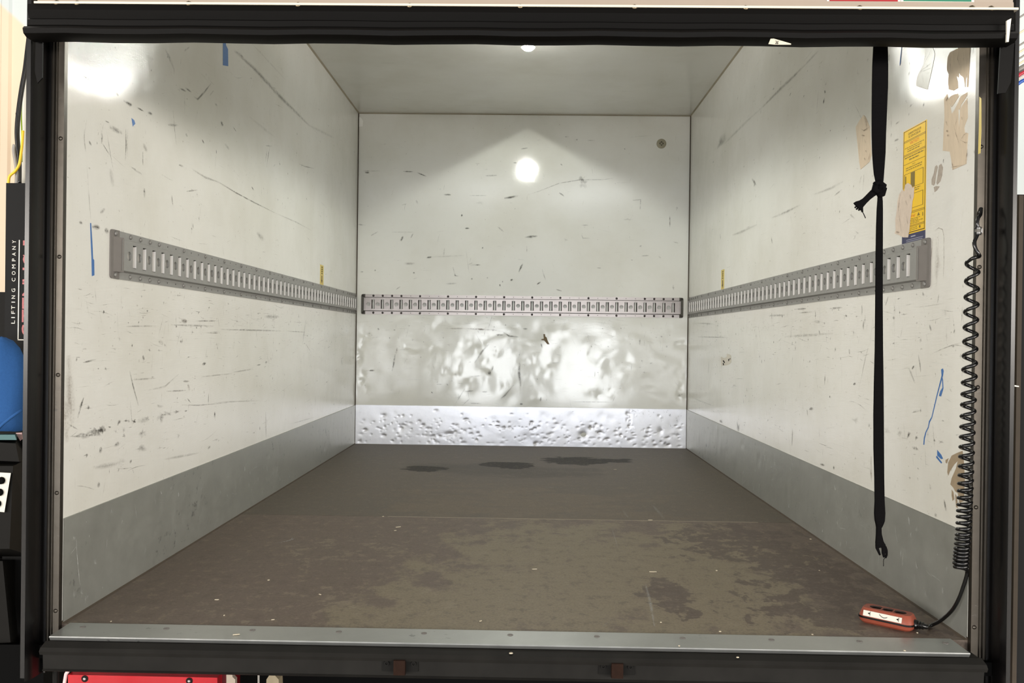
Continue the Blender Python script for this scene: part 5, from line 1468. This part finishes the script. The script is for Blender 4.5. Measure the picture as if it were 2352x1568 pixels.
# creases and grime on the torn tape pieces
crease = MB()
for q, w, a in ((((2184, 112), (2182, 140), (2184, 165)), 3, .6), (((2202, 112), (2199, 135), (2204, 150)), 2.5, .6), (((2213, 110), (2212, 150)), 2, .4), (((2172, 232), (2178, 222)), 5, .9), (((2190, 285), (2196, 310), (2203, 330)), 2, .7), (((2206, 322), (2213, 310), (2222, 304)), 2, .7), (((2206, 322), (2218, 328), (2222, 326)), 2, .6),
                (((2172, 278), (2176, 288)), 4, .8), (((2173, 300), (2177, 302)), 4, .8), (((2174, 310), (2179, 312)), 4, .7), (((2222, 342), (2218, 376)), 3.5, .8), (((2190, 390), (2186, 372)), 3, .6), (((2221, 230), (2222, 240)), 4, .7), (((2200, 262), (2194, 290)), 1.5, .5), (((2208, 268), (2210, 275)), 3, .5), (((2183, 384), (2218, 378)), 1.5, .6),
                (((1985, 266), (1989, 280), (1991, 300)), 8, .6), (((1978, 296), (1984, 300), (1996, 292)), 3, .9), (((1978, 310), (1986, 312)), 3, .8), (((1985, 318), (1989, 330)), 3, .7), (((1988, 345), (1990, 350)), 4, .8), (((1985, 362), (1987, 368)), 4, .8), (((1967, 293), (1973, 330), (1976, 388)), 1.5, .7), (((1998, 350), (1994, 370)), 3, .6),
                (((2068, 446), (2064, 470), (2063, 500)), 5, .5), (((2068, 478), (2066, 500), (2070, 530)), 4, .6), (((2090, 446), (2092, 460)), 4, .6), (((2080, 460), (2084, 472)), 4, .5), (((2058, 532), (2066, 534)), 4, .5), (((2086, 532), (2088, 540)), 2.5, .8), (((2082, 495), (2085, 515)), 4, .45),
                (((2127, 110), (2125, 130), (2120, 148)), 2, .6), (((2139, 110), (2134, 125), (2108, 172)), 1.6, .6), (((2132, 206), (2139, 168), (2148, 124)), 1.4, .6), (((2104, 198), (2131, 206)), 1.4, .6), (((2118, 168), (2121, 190)), 3, .3)):
    stroke(crease, onR, q, w * MM * 0.8, a, 0.0024)
crease.build('tape_creases', M['scuff_brown'], wr, alpha=True, kind='stuff')

# many fine marks, denser low down and along the load heights
for key, P_, smax, nrm_, num in (('L', PL, L, Vector((1, 0, 0)), 1100), ('R', PR, L, Vector((-1, 0, 0)), 1100), ('B', PB, None, Vector((0, -1, 0)), 420)):
    for i in range(num):
        s = rng.uniform(0.03, L - 0.04) if key != 'B' else rng.uniform(-HW + 0.03, HW - 0.03)
        z = rng.choice((rng.uniform(0.23, 1.7), rng.uniform(0.23, 0.70), rng.gauss(0.62, 0.06)))
        if ZB - 0.01 < z < ZT + 0.01 or z < 0.225 or z > 1.75:
            continue
        ln = min(rng.lognormvariate(-3.9, 0.8), 0.14)
        horiz = rng.random() < (0.68 if z < 0.72 else 0.45)
        an = rng.gauss(0, 0.13) if horiz else rng.gauss(math.pi / 2, 0.3)
        w = rng.uniform(0.5, 1.5) * MM
        a = rng.uniform(0.15, 0.6)
        nn = 0.0022 if key == 'B' else 0.0006
        cv = rng.gauss(0, 0.12)
        ps = []
        for t in (-0.5, -0.2, 0.15, 0.5):
            ps.append(P_(s + ln * t * math.cos(an), z + ln * t * math.sin(an) + cv * ln * t * t, nn))
        path(marks[key], ps, nrm_, w, a)
        if rng.random() < 0.2:
            smudge(marks[key], P_(s, z, nn), (P_(1, 0, 0) - P_(0, 0, 0)) * rng.uniform(0.002, 0.006), Vector((0, 0, 1)) * rng.uniform(0.002, 0.006), rng.uniform(0.4, 0.9))
# ceiling rubs, lengthwise and crosswise
for i in range(70):
    x, y = rng.uniform(-0.85, 0.85), rng.uniform(0.9, 2.85)
    ln = rng.uniform(0.02, 0.12)
    path(marks['C'], [Vector((x, y, H - 0.0006)), Vector((x + ln, y + rng.gauss(0, 0.004), H - 0.0006))], Vector((0, 0, -1)), rng.uniform(1, 3) * MM, rng.uniform(0.1, 0.4))
for key, w_ in (('L', wl), ('R', wr), ('B', wb), ('C', ce)):
    marks[key].build('scuff_marks', M['scuff'], w_, alpha=True, kind='stuff')
for key, w_ in (('L', wl), ('R', wr), ('B', wb)):
    brown[key].build('brown_marks', M['scuff_brown'], w_, alpha=True, kind='stuff')
# pale scratches on the side kick plates
ks = bpy.data.objects
for key, P_, nm in (('L', PL, 'baseboard_left'), ('R', PR, 'baseboard_right')):
    mb = MB()
    if key == 'L':
        for q, w, a in ((((175, 1238), (177, 1275), (182, 1330), (184, 1344)), 1.6, .9), (((246, 1236), (245, 1258)), 1.2, .6), (((311, 1158), (313, 1190)), 1.5, .6)):
            stroke(mb, onL, q, w * MM, a, 0.0045)
    else:
        for q, w, a in ((((2074, 1268), (2073, 1290)), 1.2, .5), (((1993, 1222), (1997, 1240)), 2, .5), (((2024, 1265), (2030, 1285)), 2, .4)):
            stroke(mb, onR, q, w * MM, a, 0.0045)
    for i in range(60):
        s, z, ln = rng.uniform(0.02, L - 0.1), rng.uniform(0.02, 0.2), rng.uniform(0.008, 0.06)
        an = rng.choice((rng.gauss(0.1, 0.2), rng.gauss(1.5, 0.2)))
        ln = ln * (1 if abs(an) < 0.7 else 0.5)
        path(mb, [P_(s, z, 0.0045), P_(s + ln * math.cos(an), min(z + ln * math.sin(an), 0.208), 0.0045)], P_(0, 0, 1) - P_(0, 0, 0), rng.uniform(0.5, 1.4) * MM, rng.uniform(0.2, 0.7))
    for i in range(110):
        s, z = rng.uniform(0.02, L - 0.1), rng.uniform(0.02, 0.19)
        r = rng.uniform(0.002, 0.009)
        smudge(mb, P_(s, z, 0.0045), (P_(1, 0, 0) - P_(0, 0, 0)) * r, Vector((0, 0, r * 1.5)), rng.uniform(0.15, 0.5))
    mb.build('pale_scratches', M['scuff_white'], bpy.data.objects[nm], alpha=True, kind='stuff')
# scratches on the floor
mb = MB()
for q, w, a in ((((1483, 1340), (1494, 1385), (1503, 1438)), 5, .55), (((625, 1248), (655, 1243), (673, 1238), (680, 1235)), 3, .9), (((668, 1239), (672, 1234)), 3, .8), (((1500, 1160), (1528, 1195)), 8, .25), (((1250, 1118), (1292, 1120)), 6, .6), (((1430, 1170), (1445, 1192)), 6, .2), (((1405, 1210), (1420, 1260)), 3, .25)):
    stroke(mb, onF, q, w * MM, a)
for i in range(150):
    x, y = rng.uniform(-0.85, 0.85), rng.uniform(0.03, 2.6)
    ln, an = rng.uniform(0.015, 0.12), rng.gauss(0, 0.6)
    path(mb, [Vector((x, y, 0.0005)), Vector((min(max(x + ln * math.cos(an), -0.89), 0.89), max(y + ln * math.sin(an), 0.01), 0.0005))], Vector((0, 0, 1)), rng.uniform(0.5, 1.6) * MM, rng.uniform(0.08, 0.35))
mb.build('pale_scratches', M['scuff_white'], fl, alpha=True, kind='stuff')

# ------------------------------------------------------------------ latch keepers on the bumper beam
for u, lab_ in ((920, 'left rusty latch keeper bolted under the sill plate'), (1416, 'right rusty latch keeper bolted under the sill plate')):
    vm = 1523 + (u - 920) * 0.0145
    yb_ = -0.086
    c = onY(u, vm, yb_)
    lk = thing('latch_keeper', lab_, 'latch', c, group='latch keepers under the sill')
    pm = 1.585 / FPX
    MB().box(c.x - 41 * pm, c.x + 41 * pm, yb_ - 0.004, yb_, c.z - 17 * pm, c.z + 15 * pm).build('base_plate', M['dark_iron'], lk)
    mb = MB()
    x0, x1 = c.x - 13 * pm, c.x + 13 * pm
    mb.add([(x0, yb_ - 0.004, c.z + 17 * pm), (x1, yb_ - 0.004, c.z + 17 * pm), (x1, yb_ - 0.018, c.z + 14 * pm), (x0, yb_ - 0.018, c.z + 14 * pm), (x1, yb_ - 0.018, c.z - 19 * pm), (x0, yb_ - 0.018, c.z - 19 * pm), (x1, yb_ - 0.004, c.z - 23 * pm), (x0, yb_ - 0.004, c.z - 23 * pm)],
           [(0, 1, 2, 3), (3, 2, 4, 5), (5, 4, 6, 7), (0, 3, 5, 7), (1, 6, 4, 2), (0, 7, 6, 1)])
    mb.build('keeper_bar', M['rust'], lk)
    for sx in (-1, 1):
        MB().lathe([(0.0048, 0), (0.0048, 0.003), (0.0025, 0.003), (0.0022, 0.001)], (0, -1, 0), (c.x + sx * 31 * pm, yb_ - 0.004, c.z + 0.002), 10).build('bolt', M['dark_iron'], lk)

# ------------------------------------------------------------------ wood chips and crumbs on floor and sill
chips = [(627, 1423, 8, 2, .5), (515, 1413, 3, 3, 0), (255, 1427, 3, 3, 0), (543, 1457, 16, 4, .3), (617, 1332, 5, 4, 0), (498, 1377, 10, 3, .1), (915, 1210, 14, 2.5, .6), (908, 1218, 6, 2, .4), (880, 1186, 5, 3, .3), (1500, 1313, 18, 2, 0), (1228, 1307, 12, 2, .1), (1104, 1426, 9, 2.5, .9), (1494, 1194, 11, 3, 0),
         (1646, 1310, 5, 3, .4), (1862, 1238, 5, 4, 0), (1654, 1450, 6, 4, .2), (1866, 1457, 5, 3, .3), (2107, 1453, 4, 4, 0), (1413, 1078, 8, 2, 0), (1882, 1310, 4, 2, 0), (735, 1365, 8, 2, -.7), (1518, 1429, 4, 3, 0), (1174, 1482, 9, 6, .4), (1695, 1507, 7, 4, .5), (1560, 1483, 4, 4, 0), (2078, 1494, 5, 4, 0)]
chip_labels = ['slanted pale splinter on the left front floor close to the sill plate', 'tiny pale crumb left of the slanted splinter by the left sill', 'tiny pale crumb in the left front corner of the floor', 'long pale splinter lying on the left part of the sill plate', 'bright square crumb on the left half of the floor', 'thin flat splinter on the left floor before the sill', 'long slanted splinter just in front of the floor joint, left of centre', 'short splinter just below the long one at the floor joint', 'small pale chip sitting right at the floor joint, left of centre', 'thin long splinter on the worn floor left of the dark stain near the front', 'thin flat splinter in the middle of the worn front floor', 'upright slanted splinter at the front centre of the floor', 'flat pale chip on the floor joint right of centre', 'small pale crumb beside the long flat splinter on the right floor', 'bright crumb near the right kick plate beyond the strap', 'pale crumb on the floor close to the right part of the sill plate', 'pale crumb on the floor left of the orange remote by the sill', 'bright crumb on the floor under the cable of the orange remote', 'faint pale chip on the back floor sheet right of centre', 'faint tiny chip on the right floor below the strap', 'thin splinter leaning left on the left centre floor', 'tiny crumb at the lower end of the pale floor scratch', 'blocky pale chip at the centre on the black bumper edge', 'pale chip on the black bumper edge right of the right latch keeper', 'white crumb on the sill plate right of centre', 'white crumb near the right end of the sill plate']
chip0 = None
for i, (u, v, lp_, wp_, an) in enumerate(chips):
    onsill = (v > 1440 + (u - 190) * 0.0185 - 2) and i in (3, 22, 23, 24, 25)
    zc_ = 0.0028 if onsill and i not in (22, 23) else 0.0004
    if i in (22, 23):
        p = onY(u, v, -0.092)
        zc_ = p.z
        p = Vector((p.x, -0.090, -0.0085))
        zc_ = -0.0088
    else:
        p = onF(u, v, zc_)
    d = (p - CAM).dot(CF)
    le, we = lp_ * d / FPX / 2, wp_ * d / FPX / 2 * 1.6
    if chip0 is None:
        mb = MB().add([(-1, -0.6, 0), (0.2, -1, 0), (1, -0.3, 0), (0.9, 0.7, 0), (-0.3, 1, 0), (-1, 0.3, 0), (-0.9, -0.5, 1), (0.2, -0.8, 1), (0.8, -0.2, 1), (0.8, 0.6, 1), (-0.3, 0.8, 1), (-0.9, 0.3, 1)],
                      [(5, 4, 3, 2, 1, 0), (6, 7, 8, 9, 10, 11)] + [(j, (j + 1) % 6, 6 + (j + 1) % 6, 6 + j) for j in range(6)])
        o = mb.build('wood_chip', M['chip'])
        chip0 = o
    else:
        o = chip0.copy()
        COL.objects.link(o)
    o.matrix_world = Matrix.Translation((p.x, p.y, zc_)) @ Matrix.Rotation(an, 4, 'Z') @ Matrix.Diagonal((le, we, 0.0012, 1))
    tag(o, chip_labels[i], 'wood chip', 'wood chips scattered over floor and sill')

# ------------------------------------------------------------------ below the sill: red cabinet, bracket, rod
YU = 0.16
p0, p1 = onY(150, 1550, YU), onY(520, 1558, YU)
rcab = thing('red_cabinet', 'glossy red cabinet with two screws under the left end of the sill', 'cabinet', (p0.x, YU, -0.6))
zt4 = 0.5 * (onY(150, 1549, YU).z + onY(500, 1556, YU).z)
MB().hexa([(p0.x + 0.006, YU, -0.6), (p1.x - 0.02, YU, -0.6), (p1.x - 0.02, YU, zt4), (p0.x + 0.006, YU, zt4)], [(p0.x + 0.006, YU + 0.06, -0.6), (p1.x - 0.02, YU + 0.06, -0.6), (p1.x - 0.02, YU + 0.06, zt4), (p0.x + 0.006, YU + 0.06, zt4)]).build('door_panel', M['red_gloss'], rcab)
MB().box(p0.x, p1.x, YU + 0.03, YU + 0.09, -0.62, zt4 + 0.02).build('housing', simple('shaded_red_paint', srgb(92, 8, 16), 0.4), rcab)  # darker copy of the red, shade of the recess put into the colour
mb = MB()
mb.tube([Vector((p0.x - 0.006, YU + 0.005, -0.6)), Vector((p0.x - 0.006, YU + 0.005, zt4 - 0.03)), Vector((p0.x - 0.001, YU + 0.005, zt4 + 0.0)), Vector((p0.x + 0.010, YU + 0.005, zt4 + 0.016))], 0.004, 8)
mb.build('edge_trim', M['pink_edge'], rcab, smooth=True)
for u, v in ((195, 1558), (435, 1563)):
    q = onY(u, v, YU)
    wz = MB().lathe([(0.0075, 0), (0.0075, 0.001), (0.005, 0.0012)], (0, -1, 0), (q.x, YU, q.z), 14).build('washer', M['dark_iron'], rcab)
    MB().lathe([(0.0036, 0.001), (0.0034, 0.003), (0.0018, 0.0042)], (0, -1, 0), (q.x, YU, q.z), 10).build('screw_head', M['sill'], wz, smooth=True)
pb0, pb1 = onY(520, 1550, 0.12), onY(540, 1556, 0.12)
MB().poly([onY(u, v, 0.12) for u, v in ((520, 1540), (532, 1540), (534, 1554), (540, 1560), (540, 1640), (520, 1640))], (0, 0.012, 0)).build('steel_bracket', M['cream'], label='cream painted steel bracket right of the red cabinet under the sill', category='bracket')
MB().tube([onY(594, 1535, 0.12), onY(594, 1700, 0.12)], 0.0022, 8).build('thin_rod', M['grey_wire'], label='thin grey rod hanging under the sill', category='rod')
MB().poly([onY(u, v, 0.2) for u, v in ((612, 1560), (618, 1551), (630, 1549), (640, 1560), (644, 1660), (608, 1660))], (0, 0.03, 0)).build('tan_lug', simple('tan_metal', srgb(140, 128, 104), 0.6), label='tan rounded metal lug under the sill beside the thin rod', category='bracket')
MB().tube([onY(128, 1535, 0.0), onY(128, 1720, 0.0)], 0.006, 8).build('steel_pipe', M['dark_iron'], label='dark vertical steel pipe below the left bumper column', category='pipe')

# ------------------------------------------------------------------ workshop around the truck
gz = -1.02
MB().box(-7, 7, -9.6, 6.0, gz - 0.1, gz).build('floor_workshop', M['ground'], kind='structure', label='grey concrete workshop floor')


def corrugated(name, label, x0, x1, y, z0, z1):
    mb = MB()
    pts = []
    x = x0
    while x < x1:
        for dx, dy in ((0.0, 0), (0.10, 0), (0.115, -0.018), (0.165, -0.018), (0.18, 0)):
            pts.append((x + dx, y + dy))
        x += 0.2
    vs = [(a_, b_, z0) for a_, b_ in pts] + [(a_, b_, z1) for a_, b_ in pts]
    n_ = len(pts)
    mb.add(vs, [(i, i + 1, n_ + i + 1, n_ + i) for i in range(n_ - 1)])
    return mb.build(name, M['shopwall'], kind='structure', label=label, fix=False)


corrugated('wall_workshop', 'cream corrugated workshop wall behind the truck', -7, 7, 4.2, gz, 4.2)

# left: mobile lift column with lettering, cloth, control box, hoses
YL_ = 0.45
lc = thing('lift_column', 'dark grey vehicle lift column with white and red vertical lettering left of the truck', 'lift column', onY(60, 1500, YL_))
c0, c1 = onY(14, 420, YL_), onY(110, 420, YL_)
MB().box(c0.x, c1.x, YL_, YL_ + 0.25, -0.95, c0.z).build('column_body', M['lift_black'], lc)
e0, e1 = onY(-30, 670, YL_ + 0.12), onY(13, 670, YL_ + 0.12)
MB().box(e0.x, e1.x + 0.02, YL_ + 0.12, YL_ + 0.3, -0.95, e0.z).build('side_mast', M['lift_dk'], lc)
# vertical lettering reads upwards: letter tops point left
bl = onY(36, 741, YL_)
frt = frame((onY(34.2, 744, YL_).x, YL_ - 0.0005, onY(34, 743, YL_).z), (0, 0, 1), (-1, 0, 0))
pm = (YL_ + 1.6705) / FPX
hgt = 10 * pm
lenw = (743 - 551) * pm
mb = MB()
xs = 0.0
letters = 'LIFTING COMPANY'
cells = {'L': (1208, 1248), 'I': (1165, 1176), 'F': (1085, 1122), 'T': (1018, 1066), 'I2': (968, 978), 'N': (888, 928), 'G': (798, 842), 'C': (662, 706), 'O': (576, 622), 'M': (490, 538), 'P': (412, 446), 'A': (335, 376), 'N2': (255, 297), 'Y': (178, 216)}
for kx, (ya, yb2) in cells.items():
    va, vb = 520 + yb2 / 5.6, 520 + ya / 5.6
    za_, zb3 = onY(35, va, YL_).z, onY(35, vb, YL_).z
    xr = onY(34.5 - (va - 743) * 0.013, va, YL_).x
    fr = frame((xr, YL_ - 0.0005, za_), (0, 0, 1), (-1, 0, 0))
    text(mb, kx[0], fr, 0, zb3 - za_, 0, hgt * 0.85, 0.0004)
mb.build('white_lettering', M['white_print'], lc, fix=False)
mb = MB()
xl = onY(41.5, 780, YL_).x
ln0, ln1 = onY(42, 780, YL_), onY(45, 551, YL_)
mb.add([(ln0.x - 0.0012, YL_ - 0.001, ln0.z), (ln0.x + 0.0012, YL_ - 0.001, ln0.z), (ln1.x + 0.0012, YL_ - 0.001, ln1.z), (ln1.x - 0.0012, YL_ - 0.001, ln1.z)], [(0, 1, 2, 3)])
mb.add([(ln0.x - 0.0012, YL_ - 0.001, ln0.z - 0.0012), (ln0.x + 0.09, YL_ - 0.001, ln0.z - 0.0012), (ln0.x + 0.09, YL_ - 0.001, ln0.z + 0.0012), (ln0.x - 0.0012, YL_ - 0.001, ln0.z + 0.0012)], [(0, 1, 2, 3)])
mb.build('white_frame_line', M['white_print'], lc, fix=False)
mb = MB()
redl = {'S': (1255, 1395), 'T': (1068, 1230), 'E': (912, 1058), 'N': (718, 893), 'H': (530, 710), 'Ø': (350, 500), 'J': (180, 330)}
for kx, (ya, yb2) in redl.items():
    va, vb = 520 + yb2 / 5.6, 520 + ya / 5.6
    za_, zb3 = onY(55, va, YL_).z, onY(55, vb, YL_).z
    xt = onY(50.2 - (va - 768) * 0.0155, va, YL_).x     # letter tops
    fr = frame((xt + 0.034, YL_ - 0.0005, za_), (0, 0, 1), (-1, 0, 0))
    text(mb, kx, fr, 0, zb3 - za_, 0, 0.034, 0.0004)
mb.build('red_lettering', M['red_print'], lc, fix=False)
# lower covers of the column
mb = MB()
mb.hexa([onY(-40, 1014, YL_ - 0.16), onY(36, 1018, YL_ - 0.16), onY(44, 1060, YL_ - 0.16), onY(-40, 1056, YL_ - 0.16)], [onY(-40, 1005, YL_ + 0.1), onY(40, 1000, YL_ + 0.1), onY(80, 1060, YL_ + 0.1), onY(-40, 1060, YL_ + 0.1)])
mb.build('sloped_cover', M['lift_dk'], lc)
mb = MB()
mb.hexa([onY(-40, 1070, YL_ - 0.18), onY(30, 1070, YL_ - 0.18), onY(22, 1260, YL_ - 0.18), onY(-40, 1260, YL_ - 0.18)], [onY(-40, 1062, YL_ + 0.05), onY(90, 1040, YL_ + 0.05), onY(90, 1282, YL_ + 0.05), onY(-40, 1282, YL_ + 0.05)])
mb.build('control_housing', M['lift_dk'], lc)
pan = MB().hexa([onY(-30, 1083, YL_ - 0.186), onY(25, 1086, YL_ - 0.186), onY(10, 1176, YL_ - 0.186), onY(-30, 1172, YL_ - 0.186)], [onY(-30, 1083, YL_ - 0.178), onY(25, 1086, YL_ - 0.178), onY(10, 1176, YL_ - 0.178), onY(-30, 1172, YL_ - 0.178)]).build('button_plate', M['white_print'], lc)
for u, v in ((4, 1103), (0, 1130), (-5, 1156)):
    q = onY(u, v, YL_ - 0.186)
    MB().lathe([(0.0085, 0), (0.0085, 0.004), (0.006, 0.006)], (0, -1, 0), q, 14).build('button', M['black'], pan, smooth=30)
MB().hexa([onY(-40, 1288, YL_ - 0.1), onY(6, 1288, YL_ - 0.1), onY(24, 1475, YL_ - 0.1), onY(-40, 1478, YL_ - 0.1)], [onY(-40, 1282, YL_ + 0.1), onY(60, 1282, YL_ + 0.1), onY(60, 1478, YL_ + 0.1), onY(-40, 1478, YL_ + 0.1)]).build('wheel_cover', M['lift_dk'], lc)
MB().hexa([onY(-60, 1480, YL_ - 0.12), onY(100, 1480, YL_ - 0.12), onY(100, 1720, YL_ - 0.12), onY(-60, 1720, YL_ - 0.12)], [onY(-60, 1480, YL_ + 0.2), onY(100, 1480, YL_ + 0.2), onY(100, 1720, YL_ + 0.2), onY(-60, 1720, YL_ + 0.2)]).build('column_foot', M['black'], lc)
MB().poly([onY(u, v, YL_ - 0.05) for u, v in ((45, 1090), (49, 1088), (49, 1166), (46.5, 1166))], (0, -0.001, 0)).build('pale_sticker', M['cream'], lc)

# blue cloth draped over the lift
mb = MB()
rings = [(775, -6, 6), (777, -22, 16), (784, -36, 29), (800, -48, 42), (820, -52, 52), (850, -54, 58), (890, -54, 60), (930, -54, 58), (960, -54, 56), (986, -54, 56)]
vs_, fs_2 = [], []
nseg = 24
for i, (v, ul, ur) in enumerate(rings):
    cu_, hw_ = (ul + ur) / 2, (ur - ul) / 2
    for j in range(nseg):
        an = 2 * math.pi * j / nseg
        wv = 1 + 0.05 * math.sin(an * 5 + i * 0.6) * min(i / 4, 1)
        q = onY(cu_ + hw_ * math.cos(an) * wv, v + 3 * math.sin(an * 3 + i), YL_ - 0.09)
        q.y += math.sin(an) * hw_ * pm * 0.7 * wv
        vs_.append(q)
for i in range(len(rings) - 1):
    for j in range(nseg):
        fs_2.append((i * nseg + j, i * nseg + (j + 1) % nseg, (i + 1) * nseg + (j + 1) % nseg, (i + 1) * nseg + j))
fs_2.append(tuple(range(nseg)))
fs_2.append(tuple((len(rings) - 1) * nseg + j for j in range(nseg)))
bc = mb.add(vs_, fs_2).build('blue_cloth', M['cloth'], smooth=True, label='blue cloth draped over the lift controls left of the truck', category='cloth')
MB().tube([onY(-10, 990, YL_ - 0.155), onY(8, 972, YL_ - 0.16), onY(30, 955, YL_ - 0.158), onY(50, 941, YL_ - 0.15)], 0.0035, 6).build('fold', M['cloth'], bc, smooth=True)
MB().hexa([onY(-40, 998, YL_ - 0.15), onY(34, 998, YL_ - 0.15), onY(38, 1010, YL_ - 0.15), onY(-40, 1010, YL_ - 0.15)], [onY(-40, 996, YL_ - 0.002), onY(40, 996, YL_ - 0.002), onY(40, 1008, YL_ - 0.002), onY(-40, 1008, YL_ - 0.002)]).build('teal_tray', M['teal'], label='teal plastic tray edge under the blue cloth', category='tray')
MB().poly([onY(u, v, YL_ - 0.02) for u, v in ((36, 994), (50, 993), (51, 1008), (46, 1012))], (0, 0.002, 0)).build('paper_sheet', M['pink_edge'], label='pale paper corner beside the teal tray', category='paper')

# cables above the column
def wire(name, lab_, pxs, r, mat, y, cat_='cable', bow=0.0):
    ps = [onY(u, v, y + bow * math.sin(math.pi * i / (len(pxs) - 1))) for i, (u, v) in enumerate(pxs)]
    return MB().tube(cat(ps), r, 8).build(name, mat, smooth=True, label=lab_, category=cat_)


hose = wire('black_hose', 'thick black hose running down to the lift column', [(70, 60), (64, 110), (58, 160), (50, 205), (43, 255), (39.5, 300), (41, 335), (44, 370), (44, 424)], 0.0062, M['cable'], 0.515)
for u, v in ((42, 262), (42, 338)):
    MB().lathe([(0.0065, -0.002), (0.0065, 0.002)], (0, 0, 1), onY(u, v, 0.52), 10).build('cable_tie', M['black'], hose)
wire('black_hose', 'second black hose branching left above the lift column', [(34, 332), (32, 345), (36, 372), (39, 395), (38, 424)], 0.0048, M['grey_wire'], 0.51)
wire('yellow_wire', 'yellow wire looping down into the lift column', [(53, 300), (51, 330), (48.5, 352), (44, 378), (34, 394), (22, 405), (19, 424)], 0.0034, M['yellow_wire'], 0.50)
wire('green_wire', 'green and yellow earth wire beside the black hose', [(66, 30), (65, 80), (62, 120), (58, 160), (52, 210), (49, 255), (50, 300), (50.5, 330), (50, 372)], 0.0019, M['green_wire'], 0.535)
wire('white_conduit', 'white conduit behind the black hose above the lift column', [(60, 180), (56, 300), (53, 424)], 0.012, M['white_print'], 0.62)

# right: second lift column and cable bundle
YRr = 0.45
rc2 = thing('lift_column', 'dark grey lift column glimpsed at the right edge beside the truck', 'lift column', onY(2350, 1500, YRr))
d0, d1 = onY(2300, 446, YRr), onY(2420, 446, YRr)
MB().box(d0.x, d1.x, YRr, YRr + 0.2, -0.95, d0.z).build('column_body', M['lift_black'], rc2)
d2, d3 = onY(2332, 700, YRr - 0.002), onY(2342, 700, YRr - 0.002)
MB().box(d2.x, d3.x, YRr - 0.012, YRr, -0.95, d0.z - 0.004).build('edge_profile', simple('brown_grey_edge', srgb(66, 59, 51), 0.6, 0.0, 0.1), rc2)
MB().poly([onY(u, v, YRr - 0.0125) for u, v in ((2330, 884), (2340, 886), (2340, 888.5), (2330, 887.5))], (0, -0.001, 0)).build('white_tick', M['white_print'], rc2)
wire('red_cable', 'red cable arching at the upper right edge', [(2320, 190), (2336, 176), (2348, 168), (2365, 160), (2400, 150)], 0.0048, M['red_wire'], 0.6)
wire('blue_cable', 'blue cable arching under the red one', [(2320, 202), (2336, 194), (2348, 186), (2365, 180), (2400, 172)], 0.0048, M['blue_wire'], 0.6)
wire('white_cable', 'white cable between the red and blue cables', [(2320, 196), (2336, 184), (2348, 176.5), (2365, 170), (2400, 161)], 0.003, M['white_print'], 0.61)
wire('grey_cable', 'grey cable above the red one at the right edge', [(2320, 176), (2336, 164), (2348, 156), (2365, 148), (2400, 140)], 0.0075, M['grey_wire'], 0.62)
for i, (v0, lab_) in enumerate(((36, 'uppermost'), (72, 'second'), (100, 'third'), (116, 'fourth'), (130, 'fifth'), (142, 'sixth'))):
    wire('cream_cable', f'{lab_} thin cream cable from the top at the right edge', [(2325, v0 + 14), (2338, v0 + 6), (2348, v0), (2362, v0 - 9), (2400, v0 - 26)], 0.0024, M['cream_wire'] if i % 2 else M['grey_wire'], 0.6)

scene.cycles.use_denoising = True
scene.cycles.max_bounces = 10
scene.cycles.diffuse_bounces = 6
scene.cycles.transparent_max_bounces = 16
